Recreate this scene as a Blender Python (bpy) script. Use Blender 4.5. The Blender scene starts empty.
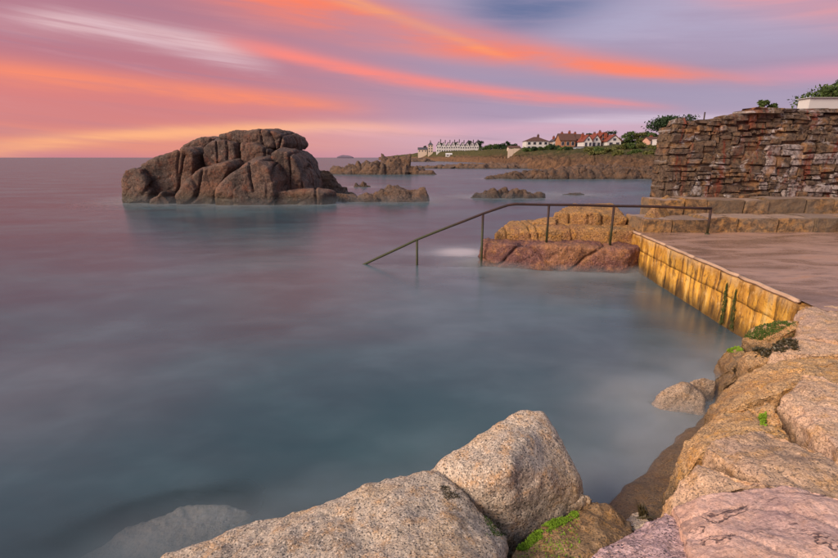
import bpy, bmesh, math, random
import numpy as np
from mathutils import Vector, Matrix, kdtree
from mathutils.bvhtree import BVHTree

random.seed(7); np.random.seed(7)
SC = bpy.context.scene
COL = SC.collection
RAD = math.radians

# ------------------------------------------------------------------ camera
F, CX, CY, HOR = 465.0, 419.0, 279.0, 157.3
CAMZ = 4.2
PITCH = math.atan((CY - HOR) / F)
cam_d = bpy.data.cameras.new('camera'); cam = bpy.data.objects.new('camera', cam_d); COL.objects.link(cam)
cam.location = (0, 0, CAMZ); cam.rotation_euler = (math.pi / 2 - PITCH, 0, 0)
cam_d.sensor_width = 36; cam_d.lens = 36 * F / 838; cam_d.clip_start = 0.05; cam_d.clip_end = 30000
SC.camera = cam

def ray(px, py):
    x, y, z = (px - CX) / F, -(py - CY) / F, 1.0
    c, s = math.cos(PITCH), math.sin(PITCH)
    return Vector((x, z * c + y * s, -z * s + y * c))
def P(px, py, z):                       # pixel + height -> world point
    d = ray(px, py); t = (z - CAMZ) / d.z
    return Vector((0, 0, CAMZ)) + d * t
def PD(px, py, Y):                      # pixel + distance along y -> world point
    d = ray(px, py); return Vector((0, 0, CAMZ)) + d * (Y / d.y)
def azel(px, py):
    d = ray(px, py).normalized()
    return math.degrees(math.atan2(d.x, d.y)), math.degrees(math.asin(d.z))

# ------------------------------------------------------------------ node helpers
class G:
    def __init__(s, tree): s.t = tree; s.n = tree.nodes; s.l = tree.links
    def new(s, typ, **kw):
        nd = s.n.new(typ)
        for k, v in kw.items(): setattr(nd, k, v)
        return nd
    def put(s, sock, v):
        if v is None: return
        if hasattr(v, 'is_output'): s.l.new(v, sock)
        elif isinstance(v, (tuple, list)):
            sock.default_value = tuple(v) + ((1,) if len(v) == 3 and sock.type == 'RGBA' else ())
        else: sock.default_value = v
    def m(s, op, a, b=None, c=None, clamp=False):
        nd = s.new('ShaderNodeMath', operation=op, use_clamp=clamp)
        for i, v in enumerate((a, b, c)): s.put(nd.inputs[i], v)
        return nd.outputs[0]
    def mix(s, f, a, b, mode='MIX'):
        nd = s.new('ShaderNodeMix', data_type='RGBA', blend_type=mode)
        s.put(nd.inputs[0], f); s.put(nd.inputs[6], a); s.put(nd.inputs[7], b)
        return nd.outputs[2]
    def noise(s, vec, scale, detail=4, rough=0.55, dist=0.0):
        nd = s.new('ShaderNodeTexNoise'); s.put(nd.inputs['Vector'], vec)
        nd.inputs['Scale'].default_value = scale; nd.inputs['Detail'].default_value = detail
        nd.inputs['Roughness'].default_value = rough; nd.inputs['Distortion'].default_value = dist
        return nd.outputs[0]
    def vor(s, vec, scale, feat='F1', out='Distance', rnd=1.0):
        nd = s.new('ShaderNodeTexVoronoi', feature=feat); s.put(nd.inputs['Vector'], vec)
        nd.inputs['Scale'].default_value = scale; nd.inputs['Randomness'].default_value = rnd
        return nd.outputs[out]
    def ramp(s, f, stops, interp='LINEAR'):
        nd = s.new('ShaderNodeValToRGB'); nd.color_ramp.interpolation = interp; e = nd.color_ramp.elements
        while len(e) < len(stops): e.new(0.5)
        for el, (p, c) in zip(e, stops):
            el.position = p; el.color = (tuple(c) + (1,)) if isinstance(c, (tuple, list)) else (c, c, c, 1)
        s.put(nd.inputs[0], f); return nd.outputs[0]
    def step(s, v, lo, hi):
        nd = s.new('ShaderNodeMapRange', interpolation_type='SMOOTHSTEP'); s.put(nd.inputs[0], v)
        nd.inputs[1].default_value = lo; nd.inputs[2].default_value = hi; return nd.outputs[0]
    def mapv(s, vec, sc=(1, 1, 1), rot=(0, 0, 0), loc=(0, 0, 0)):
        nd = s.new('ShaderNodeMapping'); s.put(nd.inputs[0], vec)
        nd.inputs[1].default_value = loc; nd.inputs[2].default_value = rot; nd.inputs[3].default_value = sc
        return nd.outputs[0]
    def sep(s, vec):
        nd = s.new('ShaderNodeSeparateXYZ'); s.put(nd.inputs[0], vec); return nd.outputs
    def comb(s, x, y, z):
        nd = s.new('ShaderNodeCombineXYZ')
        for i, v in enumerate((x, y, z)): s.put(nd.inputs[i], v)
        return nd.outputs[0]
    def bump(s, h, strength=0.5, dist=0.02, normal=None):
        nd = s.new('ShaderNodeBump'); nd.inputs['Strength'].default_value = strength; nd.inputs['Distance'].default_value = dist
        s.put(nd.inputs['Height'], h); s.put(nd.inputs['Normal'], normal); return nd.outputs[0]

def lin(r, g, b):
    return tuple(((c / 255) / 12.92 if c <= 10 else (((c / 255) + 0.055) / 1.055) ** 2.4) for c in (r, g, b))

# ------------------------------------------------------------------ world: dusk sky with streaked cloud
SUN_AZ, SUN_EL = -122.0, 30.0           # degrees; azimuth measured from the view axis, negative = to the left
W = bpy.data.worlds.new('World'); SC.world = W; W.use_nodes = True
wt = W.node_tree; wt.nodes.clear(); g = G(wt)
dirv = g.new('ShaderNodeTexCoord').outputs['Generated']
dx, dy, dz = g.sep(dirv)
U = g.m('MULTIPLY', g.m('ARCTAN2', dx, dy), 57.2958)
V = g.m('MULTIPLY', g.m('ARCSINE', dz), 57.2958)
uv = g.comb(g.m('MULTIPLY', U, 0.016), g.m('ADD', g.m('MULTIPLY', V, 0.16), g.m('MULTIPLY', U, 0.012)), 0)
fine = g.noise(uv, 2.6, 7, 0.62, 0.4)
uv2 = g.comb(g.m('MULTIPLY', U, 0.010), g.m('ADD', g.m('MULTIPLY', V, 0.30), g.m('MULTIPLY', U, 0.02)), 3.7)
streak = g.noise(uv2, 3.2, 6, 0.6, 0.3)
uv3 = g.comb(g.m('MULTIPLY', U, 0.022), g.m('ADD', g.m('MULTIPLY', V, 0.07), g.m('MULTIPLY', U, 0.01)), 9.1)
broad = g.noise(uv3, 2.2, 4, 0.5, 0.6)
Vw = g.m('ADD', V, g.m('MULTIPLY', g.m('SUBTRACT', broad, 0.5), 3.0))
vf = g.m('DIVIDE', g.m('MAXIMUM', Vw, 0.0), 40.0)
left = g.ramp(vf, [(0.0, lin(205, 130, 140)), (0.03, lin(226, 142, 126)), (0.07, lin(222, 134, 124)), (0.14, lin(214, 122, 122)),
                   (0.22, lin(190, 118, 130)), (0.34, lin(178, 120, 136)), (0.46, lin(178, 124, 140)), (0.75, lin(172, 162, 188)), (1.0, lin(178, 188, 210))])
right = g.ramp(vf, [(0.0, lin(196, 156, 174)), (0.05, lin(202, 166, 186)), (0.12, lin(170, 146, 174)), (0.2, lin(164, 142, 168)),
                    (0.32, lin(170, 146, 172)), (0.44, lin(168, 158, 184)), (0.75, lin(172, 176, 202)), (1.0, lin(178, 190, 212))])
sky = g.mix(g.step(dx, -0.50, 0.22), left, right)
# dark and pale streaks of the veil of cloud
sky = g.mix(g.m('MULTIPLY', g.step(streak, 0.50, 0.72), 0.30), sky, lin(148, 124, 152))
sky = g.mix(g.m('MULTIPLY', g.step(fine, 0.52, 0.78), 0.30), sky, lin(222, 180, 192))
def band(pts, width, taper, col, amount, ext, nz=(0.30, 0.62), src=None, warp=1.3):
    global sky
    ae = np.array([azel(*p) for p in pts]); c, b, a = np.polyfit(ae[:, 0], ae[:, 1], 2)
    a0 = ae[0, 0]; a1 = ae[-1, 0]
    curve = g.m('ADD', g.m('MULTIPLY', g.m('ADD', g.m('MULTIPLY', U, float(c)), float(b)), U), float(a))
    e = g.m('SUBTRACT', g.m('ADD', V, g.m('MULTIPLY', g.m('SUBTRACT', fine, 0.5), warp)), curve)
    t = g.m('DIVIDE', g.m('SUBTRACT', U, float(a0)), float(a1 - a0), clamp=True)
    w = g.m('MULTIPLY_ADD', t, float(width * (taper - 1)), float(width))
    q = g.m('DIVIDE', e, w)
    mask = g.m('EXPONENT', g.m('MULTIPLY', g.m('MULTIPLY', q, q), -1.0))
    mask = g.m('MULTIPLY', mask, g.m('MULTIPLY', g.step(U, a0 - ext, a0 + ext), g.m('SUBTRACT', 1.0, g.step(U, a1 - ext, a1 + ext))))
    mask = g.m('MULTIPLY', mask, g.m('MULTIPLY_ADD', g.step(src or fine, *nz), 0.6, 0.4))
    sky = g.mix(g.m('MULTIPLY', mask, amount, clamp=True), sky, col)
band([(470, 6), (540, 9), (620, 6)], 2.0, 1.0, lin(98, 110, 150), 1.0, 5)
band([(560, 32), (640, 20), (740, 12), (830, 22)], 2.2, 1.3, lin(178, 170, 198), 0.8, 6)
band([(400, 50), (520, 78), (640, 92), (838, 92)], 2.0, 1.0, lin(160, 146, 174), 0.8, 8)
band([(-100, 128), (60, 118), (200, 112), (330, 118)], 2.4, 1.0, lin(206, 122, 124), 0.7, 8)
band([(10, 22), (70, 17), (125, 30), (180, 46), (250, 52)], 0.9, 1.2, lin(224, 184, 188), 0.95, 4, (0.42, 0.6), streak)
band([(80, 20), (140, 36), (200, 58), (260, 66)], 0.5, 1.2, lin(220, 182, 190), 0.7, 4, (0.42, 0.6), streak)
band([(-80, 60), (0, 69), (60, 78), (130, 86), (230, 96), (330, 104)], 1.15, 0.7, lin(252, 138, 100), 1.0, 8)
band([(170, -45), (290, 0), (360, 12), (420, 33), (500, 54), (600, 67), (720, 74)], 2.9, 0.20, lin(250, 128, 96), 1.1, 8)
band([(320, -10), (390, 14), (430, 32), (490, 50)], 0.7, 0.6, lin(255, 168, 100), 0.75, 5, (0.4, 0.6))
band([(240, 42), (350, 70), (430, 82), (520, 94), (640, 106)], 0.9, 0.5, lin(250, 134, 122), 1.0, 6)
band([(-60, 156), (0, 150), (80, 142), (160, 134), (240, 129), (320, 127), (420, 131)], 0.75, 0.8, lin(252, 176, 128), 0.95, 8, (0.3, 0.5))
band([(300, 131), (420, 128), (520, 130), (640, 124)], 0.8, 0.8, lin(222, 168, 186), 0.7, 8)
band([(540, 122), (640, 120), (760, 117), (838, 122)], 0.5, 1.0, lin(206, 186, 206), 0.85, 6, (0.42, 0.6), streak)
band([(720, -6), (790, 2), (900, 14)], 1.4, 1.0, lin(238, 150, 148), 0.9, 6)
band([(760, 74), (838, 70), (920, 66)], 0.8, 1.0, lin(226, 140, 160), 0.7, 6)
sun_sky = g.new('ShaderNodeTexSky', sky_type='NISHITA', sun_disc=False)
sun_sky.sun_elevation = RAD(SUN_EL); sun_sky.sun_rotation = RAD(SUN_AZ)
bgA = g.new('ShaderNodeBackground'); g.put(bgA.inputs[0], sky); bgA.inputs[1].default_value = 0.86
bgB = g.new('ShaderNodeBackground'); g.put(bgB.inputs[0], sun_sky.outputs[0]); bgB.inputs[1].default_value = 0.006
add = g.new('ShaderNodeAddShader'); g.l.new(bgA.outputs[0], add.inputs[0]); g.l.new(bgB.outputs[0], add.inputs[1])
g.l.new(add.outputs[0], g.new('ShaderNodeOutputWorld').inputs[0])

# ------------------------------------------------------------------ sun and exposure
sd = bpy.data.lights.new('sun', 'SUN'); sun = bpy.data.objects.new('sun', sd); COL.objects.link(sun)
sd.energy = 4.8; sd.angle = RAD(34); sd.color = (1.0, 0.80, 0.62)
a, e = RAD(SUN_AZ), RAD(SUN_EL)
sdir = Vector((math.sin(a) * math.cos(e), math.cos(a) * math.cos(e), math.sin(e)))
sun.rotation_euler = sdir.to_track_quat('Z', 'Y').to_euler(); sun.location = sdir * 50
SC.view_settings.view_transform = 'Standard'; SC.view_settings.look = 'None'
SC.view_settings.exposure = 0.2; SC.view_settings.gamma = 1.0; SC.view_settings.use_curve_mapping = False
SC.cycles.use_denoising = True; SC.cycles.max_bounces = 5; SC.cycles.diffuse_bounces = 2; SC.cycles.glossy_bounces = 2; SC.cycles.adaptive_threshold = 0.02; W.cycles.sampling_method = 'MANUAL'; W.cycles.sample_map_resolution = 512; SC.cycles.transparent_max_bounces = 16

# ------------------------------------------------------------------ numpy noise
_perm = np.random.RandomState(3).permutation(256); _perm = np.concatenate([_perm, _perm, _perm])
_grad = np.random.RandomState(5).normal(size=(256, 3)); _grad /= np.linalg.norm(_grad, axis=1)[:, None]
def pnoise(p):
    p = np.asarray(p, float); i = np.floor(p).astype(int); f = p - i; u = f * f * f * (f * (f * 6 - 15) + 10); i &= 255
    out = 0
    for a in (0, 1):
        for b in (0, 1):
            for c in (0, 1):
                h = _perm[_perm[_perm[i[:, 0] + a] + i[:, 1] + b] + i[:, 2] + c]
                d = (_grad[h] * (f - np.array([a, b, c]))).sum(1)
                w = (u[:, 0] if a else 1 - u[:, 0]) * (u[:, 1] if b else 1 - u[:, 1]) * (u[:, 2] if c else 1 - u[:, 2])
                out = out + d * w
    return out * 1.5
def fbm(p, octv=4, gain=0.5):
    a, s, out = 1.0, 1.0, 0
    for k in range(octv):
        out = out + a * pnoise(p * s + 17.3 * k); a *= gain; s *= 2.03
    return out
def ridged(p, octv=3):
    a, s, out = 1.0, 1.0, 0
    for k in range(octv):
        out = out + a * (1 - 2 * np.abs(pnoise(p * s + 9.1 * k))); a *= 0.5; s *= 2.1
    return out

# ------------------------------------------------------------------ materials
MATS = {}
def newmat(name):
    m = bpy.data.materials.new(name); m.use_nodes = True; t = m.node_tree
    b = t.nodes['Principled BSDF']; MATS[name] = m; return m, G(t), b
def plain(name, col, rough=0.8, spec=0.3, var=0.25, scale=3.0, metal=0.0):
    m, g, b = newmat(name)
    geo = g.new('ShaderNodeNewGeometry').outputs['Position']
    n = g.noise(geo, scale, 5, 0.6)
    c = g.mix(n, tuple(x * (1 - var) for x in col), tuple(min(1, x * (1 + var)) for x in col))
    g.put(b.inputs['Base Color'], c); b.inputs['Roughness'].default_value = rough
    b.inputs['Specular IOR Level'].default_value = spec; b.inputs['Metallic'].default_value = metal
    return m
def granite(name, tones, grain=55.0, speck=0.5, dark=(0.035, 0.03, 0.028), ochre=(0.40, 0.22, 0.075), ochre_amt=0.5, wet=(0.15, 0.7),
            pits=0.3, bumpd=0.02, broad=1.3, gain=1.0, green=0.0, rough=0.75, vein=0.0):
    """speckled granite: three tone mottling, feldspar and mica grains, ochre weathering, dark tide band"""
    m, g, b = newmat(name)
    geo = g.new('ShaderNodeNewGeometry'); pos = geo.outputs['Position']; oi = g.new('ShaderNodeObjectInfo').outputs['Random']
    n1 = g.noise(pos, broad, 5, 0.6, 0.3); n2 = g.noise(pos, broad * 4.2, 5, 0.65); n3 = g.noise(pos, broad * 17, 4, 0.7)
    c = g.ramp(n1, [(0.32, tones[0]), (0.5, tones[1]), (0.68, tones[2])])
    c = g.mix(g.m('MULTIPLY', g.step(n2, 0.47, 0.68), ochre_amt), c, ochre)
    cv = g.noise(pos, grain, 3, 0.6); cw = g.noise(g.mapv(pos, (1, 1, 1), (0, 0, 0), (7.3, 2.1, 5.5)), grain * 0.8, 3, 0.6)
    c = g.mix(g.m('MULTIPLY', g.step(cw, 0.54, 0.66), speck * 0.75), c, tuple(min(0.8, t * 1.55 + 0.08) for t in tones[1]))
    c = g.mix(g.m('MULTIPLY', g.step(n3, 0.47, 0.66), 0.5), c, tuple(t * 0.45 for t in tones[0]))
    c = g.mix(g.m('MULTIPLY', g.step(cv, 0.53, 0.62), speck), c, dark)
    c = g.mix(g.m('MULTIPLY', g.m('SUBTRACT', 1.0, g.step(cv, 0.33, 0.42)), speck * 0.5), c, (0.52, 0.36, 0.26))
    if vein:
        vn = g.noise(g.mapv(pos, (1.0, 1.6, 1.0), (0.2, 0.1, 0.6)), 1.7, 5, 0.6, 0.7)
        vl = g.m('SUBTRACT', 1.0, g.step(g.m('ABSOLUTE', g.m('SUBTRACT', vn, 0.5)), 0.004, 0.022))
        vl = g.m('MULTIPLY', vl, g.step(n2, 0.40, 0.55)); c = g.mix(g.m('MULTIPLY', vl, vein), c, (0.07, 0.04, 0.04))
        vp = g.step(g.noise(pos, 2.4, 5, 0.65, 1.0), 0.54, 0.68); c = g.mix(g.m('MULTIPLY', vp, 0.45), c, (0.24, 0.15, 0.14))
    # lichen-dark blotches
    bl = g.m('MULTIPLY', g.step(n2, 0.30, 0.42), 1.0); c = g.mix(g.m('MULTIPLY', g.m('SUBTRACT', 1.0, bl), 0.45), c, tuple(t * 0.5 for t in tones[0]))
    z = g.sep(pos)[2]
    zz = g.m('ADD', z, g.m('MULTIPLY', g.m('SUBTRACT', n2, 0.5), 0.5))
    tide = g.m('SUBTRACT', 1.0, g.step(zz, *wet))
    c = g.mix(g.m('MULTIPLY', tide, 0.72), c, (0.035, 0.026, 0.018))
    if green: c = g.mix(g.m('MULTIPLY', g.m('MULTIPLY', tide, g.step(n1, 0.45, 0.6)), green), c, (0.05, 0.08, 0.015))
    v = g.m('MULTIPLY_ADD', oi, 0.3 * gain, 0.85 * gain)
    c = g.mix(1.0, c, g.comb(v, v, v), 'MULTIPLY')
    g.put(b.inputs['Base Color'], c)
    g.put(b.inputs['Roughness'], g.m('MULTIPLY_ADD', tide, -0.25, rough)); b.inputs['Specular IOR Level'].default_value = 0.3
    h = g.m('SUBTRACT', g.m('MULTIPLY', n3, 0.7), g.m('MULTIPLY', cv, 0.25))
    if vein: h = g.m('SUBTRACT', h, g.m('MULTIPLY', vl, 0.5))
    if pits:
        pv = g.vor(pos, grain * 0.45, 'F1'); pn = g.step(g.noise(pos, broad * 2.2, 3), 0.45, 0.6)
        h = g.m('SUBTRACT', h, g.m('MULTIPLY', g.m('MULTIPLY', g.m('SUBTRACT', 1.0, g.step(pv, 0.10, 0.34)), pn), pits))
    if pits > 1.0:
        pd = g.m('MULTIPLY', g.m('SUBTRACT', 1.0, g.step(g.vor(pos, grain * 0.9, 'F1'), 0.18, 0.36)), g.step(g.noise(pos, broad * 5, 3), 0.42, 0.58))
        g.put(b.inputs['Base Color'], g.mix(g.m('MULTIPLY', pd, 0.88), c, (0.03, 0.022, 0.022)))  # shade of the small holes painted into the colour
    h = g.m('ADD', h, g.m('MULTIPLY', n2, 1.2))
    g.put(b.inputs['Normal'], g.bump(h, 0.85, bumpd * 1.15))
    return m

granite('granite_grey', [(0.19, 0.155, 0.125), (0.37, 0.30, 0.235), (0.37, 0.26, 0.16)], 62, 0.9, ochre=(0.36, 0.20, 0.085), ochre_amt=0.7, broad=1.5, gain=1.16)
granite('granite_ochre', [(0.22, 0.14, 0.07), (0.44, 0.27, 0.13), (0.42, 0.21, 0.07)], 58, 0.85, ochre=(0.46, 0.23, 0.05), ochre_amt=0.75, broad=1.6, wet=(0.3, 1.35), gain=1.02)
granite('granite_pink', [(0.28, 0.185, 0.125), (0.45, 0.295, 0.19), (0.42, 0.275, 0.205)], 64, 0.7, ochre=(0.44, 0.235, 0.08), ochre_amt=0.65, broad=1.2, gain=1.04)
granite('granite_slab', [(0.36, 0.23, 0.21), (0.50, 0.32, 0.26), (0.46, 0.27, 0.19)], 60, 0.35, ochre=(0.48, 0.27, 0.17), ochre_amt=0.4, broad=1.1, pits=0.1, bumpd=0.016, vein=0.85, gain=1.14)
granite('granite_pitted', [(0.26, 0.17, 0.17), (0.40, 0.27, 0.27), (0.36, 0.24, 0.22)], 50, 0.6, ochre=(0.40, 0.24, 0.17), ochre_amt=0.3, broad=1.6, pits=1.5, bumpd=0.03, gain=1.2)
granite('granite_wet', [(0.17, 0.125, 0.095), (0.30, 0.22, 0.16), (0.28, 0.18, 0.11)], 58, 0.8, ochre=(0.30, 0.17, 0.07), ochre_amt=0.5, broad=1.6, wet=(-0.3, 0.05), gain=1.0)
granite('drowned_rock', [(0.36, 0.33, 0.29), (0.46, 0.42, 0.37), (0.42, 0.36, 0.30)], 40, 0.1, ochre_amt=0.2, wet=(-9, -8), gain=1.35)
granite('island_rock', [(0.060, 0.040, 0.034), (0.17, 0.105, 0.080), (0.25, 0.115, 0.065)], 7, 0.5, ochre=(0.27, 0.085, 0.04), ochre_amt=0.65, broad=0.30, wet=(0.2, 1.5), pits=0.1, bumpd=0.14, green=0.2, gain=0.62)
granite('reef_rock', [(0.075, 0.05, 0.038), (0.16, 0.10, 0.07), (0.21, 0.115, 0.06)], 5, 0.25, ochre=(0.26, 0.12, 0.05), ochre_amt=0.5, broad=0.35, wet=(-0.1, 0.7), pits=0.3, bumpd=0.22, gain=0.66)
granite('step_rock', [(0.15, 0.085, 0.04), (0.38, 0.20, 0.07), (0.30, 0.14, 0.07)], 20, 0.6, ochre=(0.50, 0.24, 0.04), ochre_amt=0.7, broad=1.1, wet=(-0.2, 0.3), pits=0.9, bumpd=0.09, gain=0.95)
granite('step_rock_red', [(0.10, 0.042, 0.045), (0.20, 0.085, 0.070), (0.34, 0.16, 0.075)], 20, 0.5, ochre=(0.45, 0.20, 0.07), ochre_amt=0.6, broad=0.9, wet=(-0.2, 0.25), pits=0.5, bumpd=0.08, gain=0.85)

def wall_stone(name, tones, rust=True):
    """masonry stone: tone per stone, mineral mottling, iron stains running down the wall"""
    m, g, b = newmat(name)
    pos = g.new('ShaderNodeNewGeometry').outputs['Position']; oi = g.new('ShaderNodeObjectInfo').outputs['Random']
    n1 = g.noise(pos, 1.6, 5, 0.6); n2 = g.noise(pos, 7, 6, 0.7); n3 = g.noise(pos, 26, 4, 0.7)
    c = g.ramp(g.m('ADD', g.m('MULTIPLY', oi, 0.5), g.m('MULTIPLY', g.noise(pos, 0.9, 4, 0.6), 0.5)), tones)
    c = g.mix(g.m('MULTIPLY', g.step(n2, 0.42, 0.62), 0.9), c, (0.035, 0.024, 0.019))
    c = g.mix(g.m('MULTIPLY', g.step(n1, 0.52, 0.66), 0.55), c, (0.30, 0.15, 0.06))
    c = g.mix(g.m('MULTIPLY', g.step(n3, 0.58, 0.72), 0.5), c, (0.42, 0.36, 0.33))
    if rust:
        x, y, z = g.sep(pos)
        sv = g.comb(g.m('MULTIPLY', x, 1.15), 0.0, g.m('MULTIPLY', z, 0.22))
        st = g.noise(sv, 1.25, 5, 0.7, 0.8)
        c = g.mix(g.m('MULTIPLY', g.step(st, 0.53, 0.64), 0.85), c, (0.15, 0.032, 0.018))
        wv = g.noise(g.comb(g.m('MULTIPLY', x, 0.8), 4.0, g.m('MULTIPLY', z, 0.9)), 1.3, 6, 0.75, 1.2)
        c = g.mix(g.m('MULTIPLY', g.m('MULTIPLY', g.step(wv, 0.53, 0.66), g.step(n2, 0.35, 0.55)), 0.6), c, (0.50, 0.46, 0.45))
    g.put(b.inputs['Base Color'], c); b.inputs['Roughness'].default_value = 0.85; b.inputs['Specular IOR Level'].default_value = 0.2
    g.put(b.inputs['Normal'], g.bump(g.m('ADD', n2, g.m('MULTIPLY', n3, 0.5)), 0.9, 0.06))
    return m
wall_stone('masonry', [(0.0, (0.064, 0.037, 0.024)), (0.25, (0.103, 0.066, 0.044)), (0.5, (0.122, 0.085, 0.061)), (0.7, (0.152, 0.098, 0.056)), (0.88, (0.098, 0.039, 0.022)), (1.0, (0.195, 0.166, 0.147))])
wall_stone('mortar', [(0.0, (0.077, 0.052, 0.038)), (1.0, (0.091, 0.063, 0.046))])
wall_stone('rubble', [(0.0, (0.187, 0.145, 0.128)), (0.5, (0.289, 0.238, 0.221)), (1.0, (0.357, 0.323, 0.315))])

def ledge_mat():
    m, g, b = newmat('ledge_block')
    pos = g.new('ShaderNodeNewGeometry').outputs['Position']; oi = g.new('ShaderNodeObjectInfo').outputs['Random']
    n1 = g.noise(pos, 1.1, 5, 0.6, 0.4); n2 = g.noise(pos, 6, 6, 0.7); n3 = g.noise(pos, 28, 3, 0.7)
    c = g.ramp(n1, [(0.34, (0.111, 0.075, 0.047)), (0.48, (0.255, 0.149, 0.072)), (0.66, (0.391, 0.200, 0.051))])
    c = g.mix(g.m('MULTIPLY', g.step(n2, 0.42, 0.60), 0.85), c, (0.065, 0.046, 0.032))
    c = g.mix(g.m('MULTIPLY', g.step(g.noise(pos, 0.55, 3, 0.6), 0.46, 0.6), 0.7), c, (0.15, 0.115, 0.085))
    c = g.mix(g.m('MULTIPLY', g.step(n3, 0.55, 0.75), 0.4), c, (0.45, 0.33, 0.22))
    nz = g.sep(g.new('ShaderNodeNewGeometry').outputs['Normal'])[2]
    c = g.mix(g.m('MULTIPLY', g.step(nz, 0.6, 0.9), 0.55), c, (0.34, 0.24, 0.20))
    v = g.m('MULTIPLY_ADD', oi, 0.4, 0.75); c = g.mix(1.0, c, g.comb(v, v, v), 'MULTIPLY')
    g.put(b.inputs['Base Color'], c); b.inputs['Roughness'].default_value = 0.8; b.inputs['Specular IOR Level'].default_value = 0.25
    g.put(b.inputs['Normal'], g.bump(g.m('ADD', n2, g.m('MULTIPLY', n3, 0.3)), 0.8, 0.05))
ledge_mat()

def ochre_wall():
    """harbour-wall concrete, orange lichen in vertical runs, green weed streaks, dark tide foot"""
    m, g, b = newmat('ochre_concrete')
    pos = g.new('ShaderNodeNewGeometry').outputs['Position']; oi = g.new('ShaderNodeObjectInfo').outputs['Random']
    x, y, z = g.sep(pos)
    sv = g.comb(g.m('MULTIPLY', y, 1.0), x, g.m('MULTIPLY', z, 0.16))
    s1 = g.noise(sv, 2.2, 6, 0.65, 0.5); s2 = g.noise(sv, 6.5, 5, 0.7, 0.3); n2 = g.noise(pos, 5, 6, 0.7); n3 = g.noise(pos, 24, 4, 0.7)
    c = g.ramp(s1, [(0.33, (0.13, 0.06, 0.015)), (0.45, (0.40, 0.19, 0.03)), (0.56, (0.60, 0.31, 0.04)), (0.68, (0.66, 0.44, 0.14))])
    c = g.mix(g.m('MULTIPLY', g.step(s2, 0.49, 0.63), 0.8), c, (0.085, 0.038, 0.014))
    c = g.mix(g.m('MULTIPLY', g.step(n2, 0.52, 0.70), 0.6), c, (0.62, 0.40, 0.16))
    c = g.mix(g.m('MULTIPLY', g.m('SUBTRACT', 1.0, g.step(n2, 0.34, 0.47)), 0.65), c, (0.11, 0.058, 0.02))
    c = g.mix(g.m('MULTIPLY', g.step(n3, 0.55, 0.72), 0.4), c, (0.15, 0.08, 0.02))
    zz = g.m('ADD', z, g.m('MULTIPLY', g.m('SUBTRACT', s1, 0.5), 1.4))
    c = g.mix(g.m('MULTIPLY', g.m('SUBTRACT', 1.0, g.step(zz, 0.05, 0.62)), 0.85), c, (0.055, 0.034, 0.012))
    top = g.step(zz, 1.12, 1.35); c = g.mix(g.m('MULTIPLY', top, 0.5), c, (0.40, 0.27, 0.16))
    v = g.m('MULTIPLY_ADD', oi, 0.25, 0.85); c = g.mix(1.0, c, g.comb(v, v, v), 'MULTIPLY')
    g.put(b.inputs['Base Color'], c); b.inputs['Roughness'].default_value = 0.7; b.inputs['Specular IOR Level'].default_value = 0.3
    g.put(b.inputs['Normal'], g.bump(g.m('ADD', g.m('ADD', s2, n2), g.m('MULTIPLY', n3, 0.5)), 0.8, 0.04))
ochre_wall()

def deck_mat():
    """worn wet concrete: warm mottling in sheets, damp patches that shine"""
    m, g, b = newmat('wet_concrete')
    pos = g.new('ShaderNodeNewGeometry').outputs['Position']
    sv = g.mapv(pos, (0.45, 1.2, 1), (0, 0, 0.25))
    n1 = g.noise(sv, 0.9, 6, 0.62, 0.9); n2 = g.noise(sv, 3.4, 6, 0.7, 0.6); n3 = g.noise(pos, 22, 4, 0.7)
    c = g.ramp(n1, [(0.28, (0.146, 0.091, 0.073)), (0.45, (0.251, 0.151, 0.116)), (0.58, (0.329, 0.194, 0.143)), (0.72, (0.346, 0.173, 0.100))])
    c = g.mix(g.m('MULTIPLY', g.step(n2, 0.50, 0.68), 0.5), c, (0.15, 0.095, 0.08))
    c = g.mix(g.m('MULTIPLY', g.step(n3, 0.55, 0.75), 0.3), c, (0.46, 0.33, 0.28))
    g.put(b.inputs['Base Color'], c)
    g.put(b.inputs['Roughness'], g.m('MULTIPLY_ADD', g.step(n1, 0.4, 0.62), 0.30, 0.16)); b.inputs['Specular IOR Level'].default_value = 0.6
    g.put(b.inputs['Normal'], g.bump(g.m('ADD', n2, g.m('MULTIPLY', n3, 0.25)), 0.45, 0.03))
deck_mat()
plain('coping_concrete', (0.38, 0.25, 0.17), 0.6, 0.4, 0.35, 4.0)
plain('step_concrete', (0.42, 0.30, 0.25), 0.5, 0.4, 0.35, 3.0)
def rust_mat():
    m, g, b = newmat('rusty_iron')
    pos = g.new('ShaderNodeNewGeometry').outputs['Position']; z = g.sep(pos)[2]
    n = g.noise(pos, 9, 6, 0.7); n2 = g.noise(pos, 60, 3, 0.6)
    c = g.ramp(n, [(0.35, (0.010, 0.004, 0.004)), (0.55, (0.028, 0.007, 0.004)), (0.7, (0.053, 0.017, 0.007))])
    gz = g.m('SUBTRACT', 1.0, g.step(g.m('ADD', z, g.m('MULTIPLY', n, 0.5)), 1.5, 2.2))
    c = g.mix(g.m('MULTIPLY', gz, 0.55), c, (0.035, 0.055, 0.012))
    g.put(b.inputs['Base Color'], c); b.inputs['Roughness'].default_value = 0.7
    g.put(b.inputs['Normal'], g.bump(g.m('ADD', n, n2), 0.6, 0.01))
rust_mat()
plain('moss', (0.15, 0.25, 0.022), 0.9, 0.1, 0.75, 22)
plain('moss_dark', (0.05, 0.085, 0.015), 0.8, 0.2, 0.6, 20)
plain('weed_brown', (0.045, 0.034, 0.013), 0.45, 0.5, 0.5, 12)
plain('weed_green', (0.045, 0.060, 0.012), 0.6, 0.4, 0.5, 12)
plain('white_paint', (0.50, 0.48, 0.47), 0.7, 0.3, 0.08, 0.8)
plain('cream_paint', (0.495, 0.390, 0.315), 0.8, 0.2, 0.1, 0.8)
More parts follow.
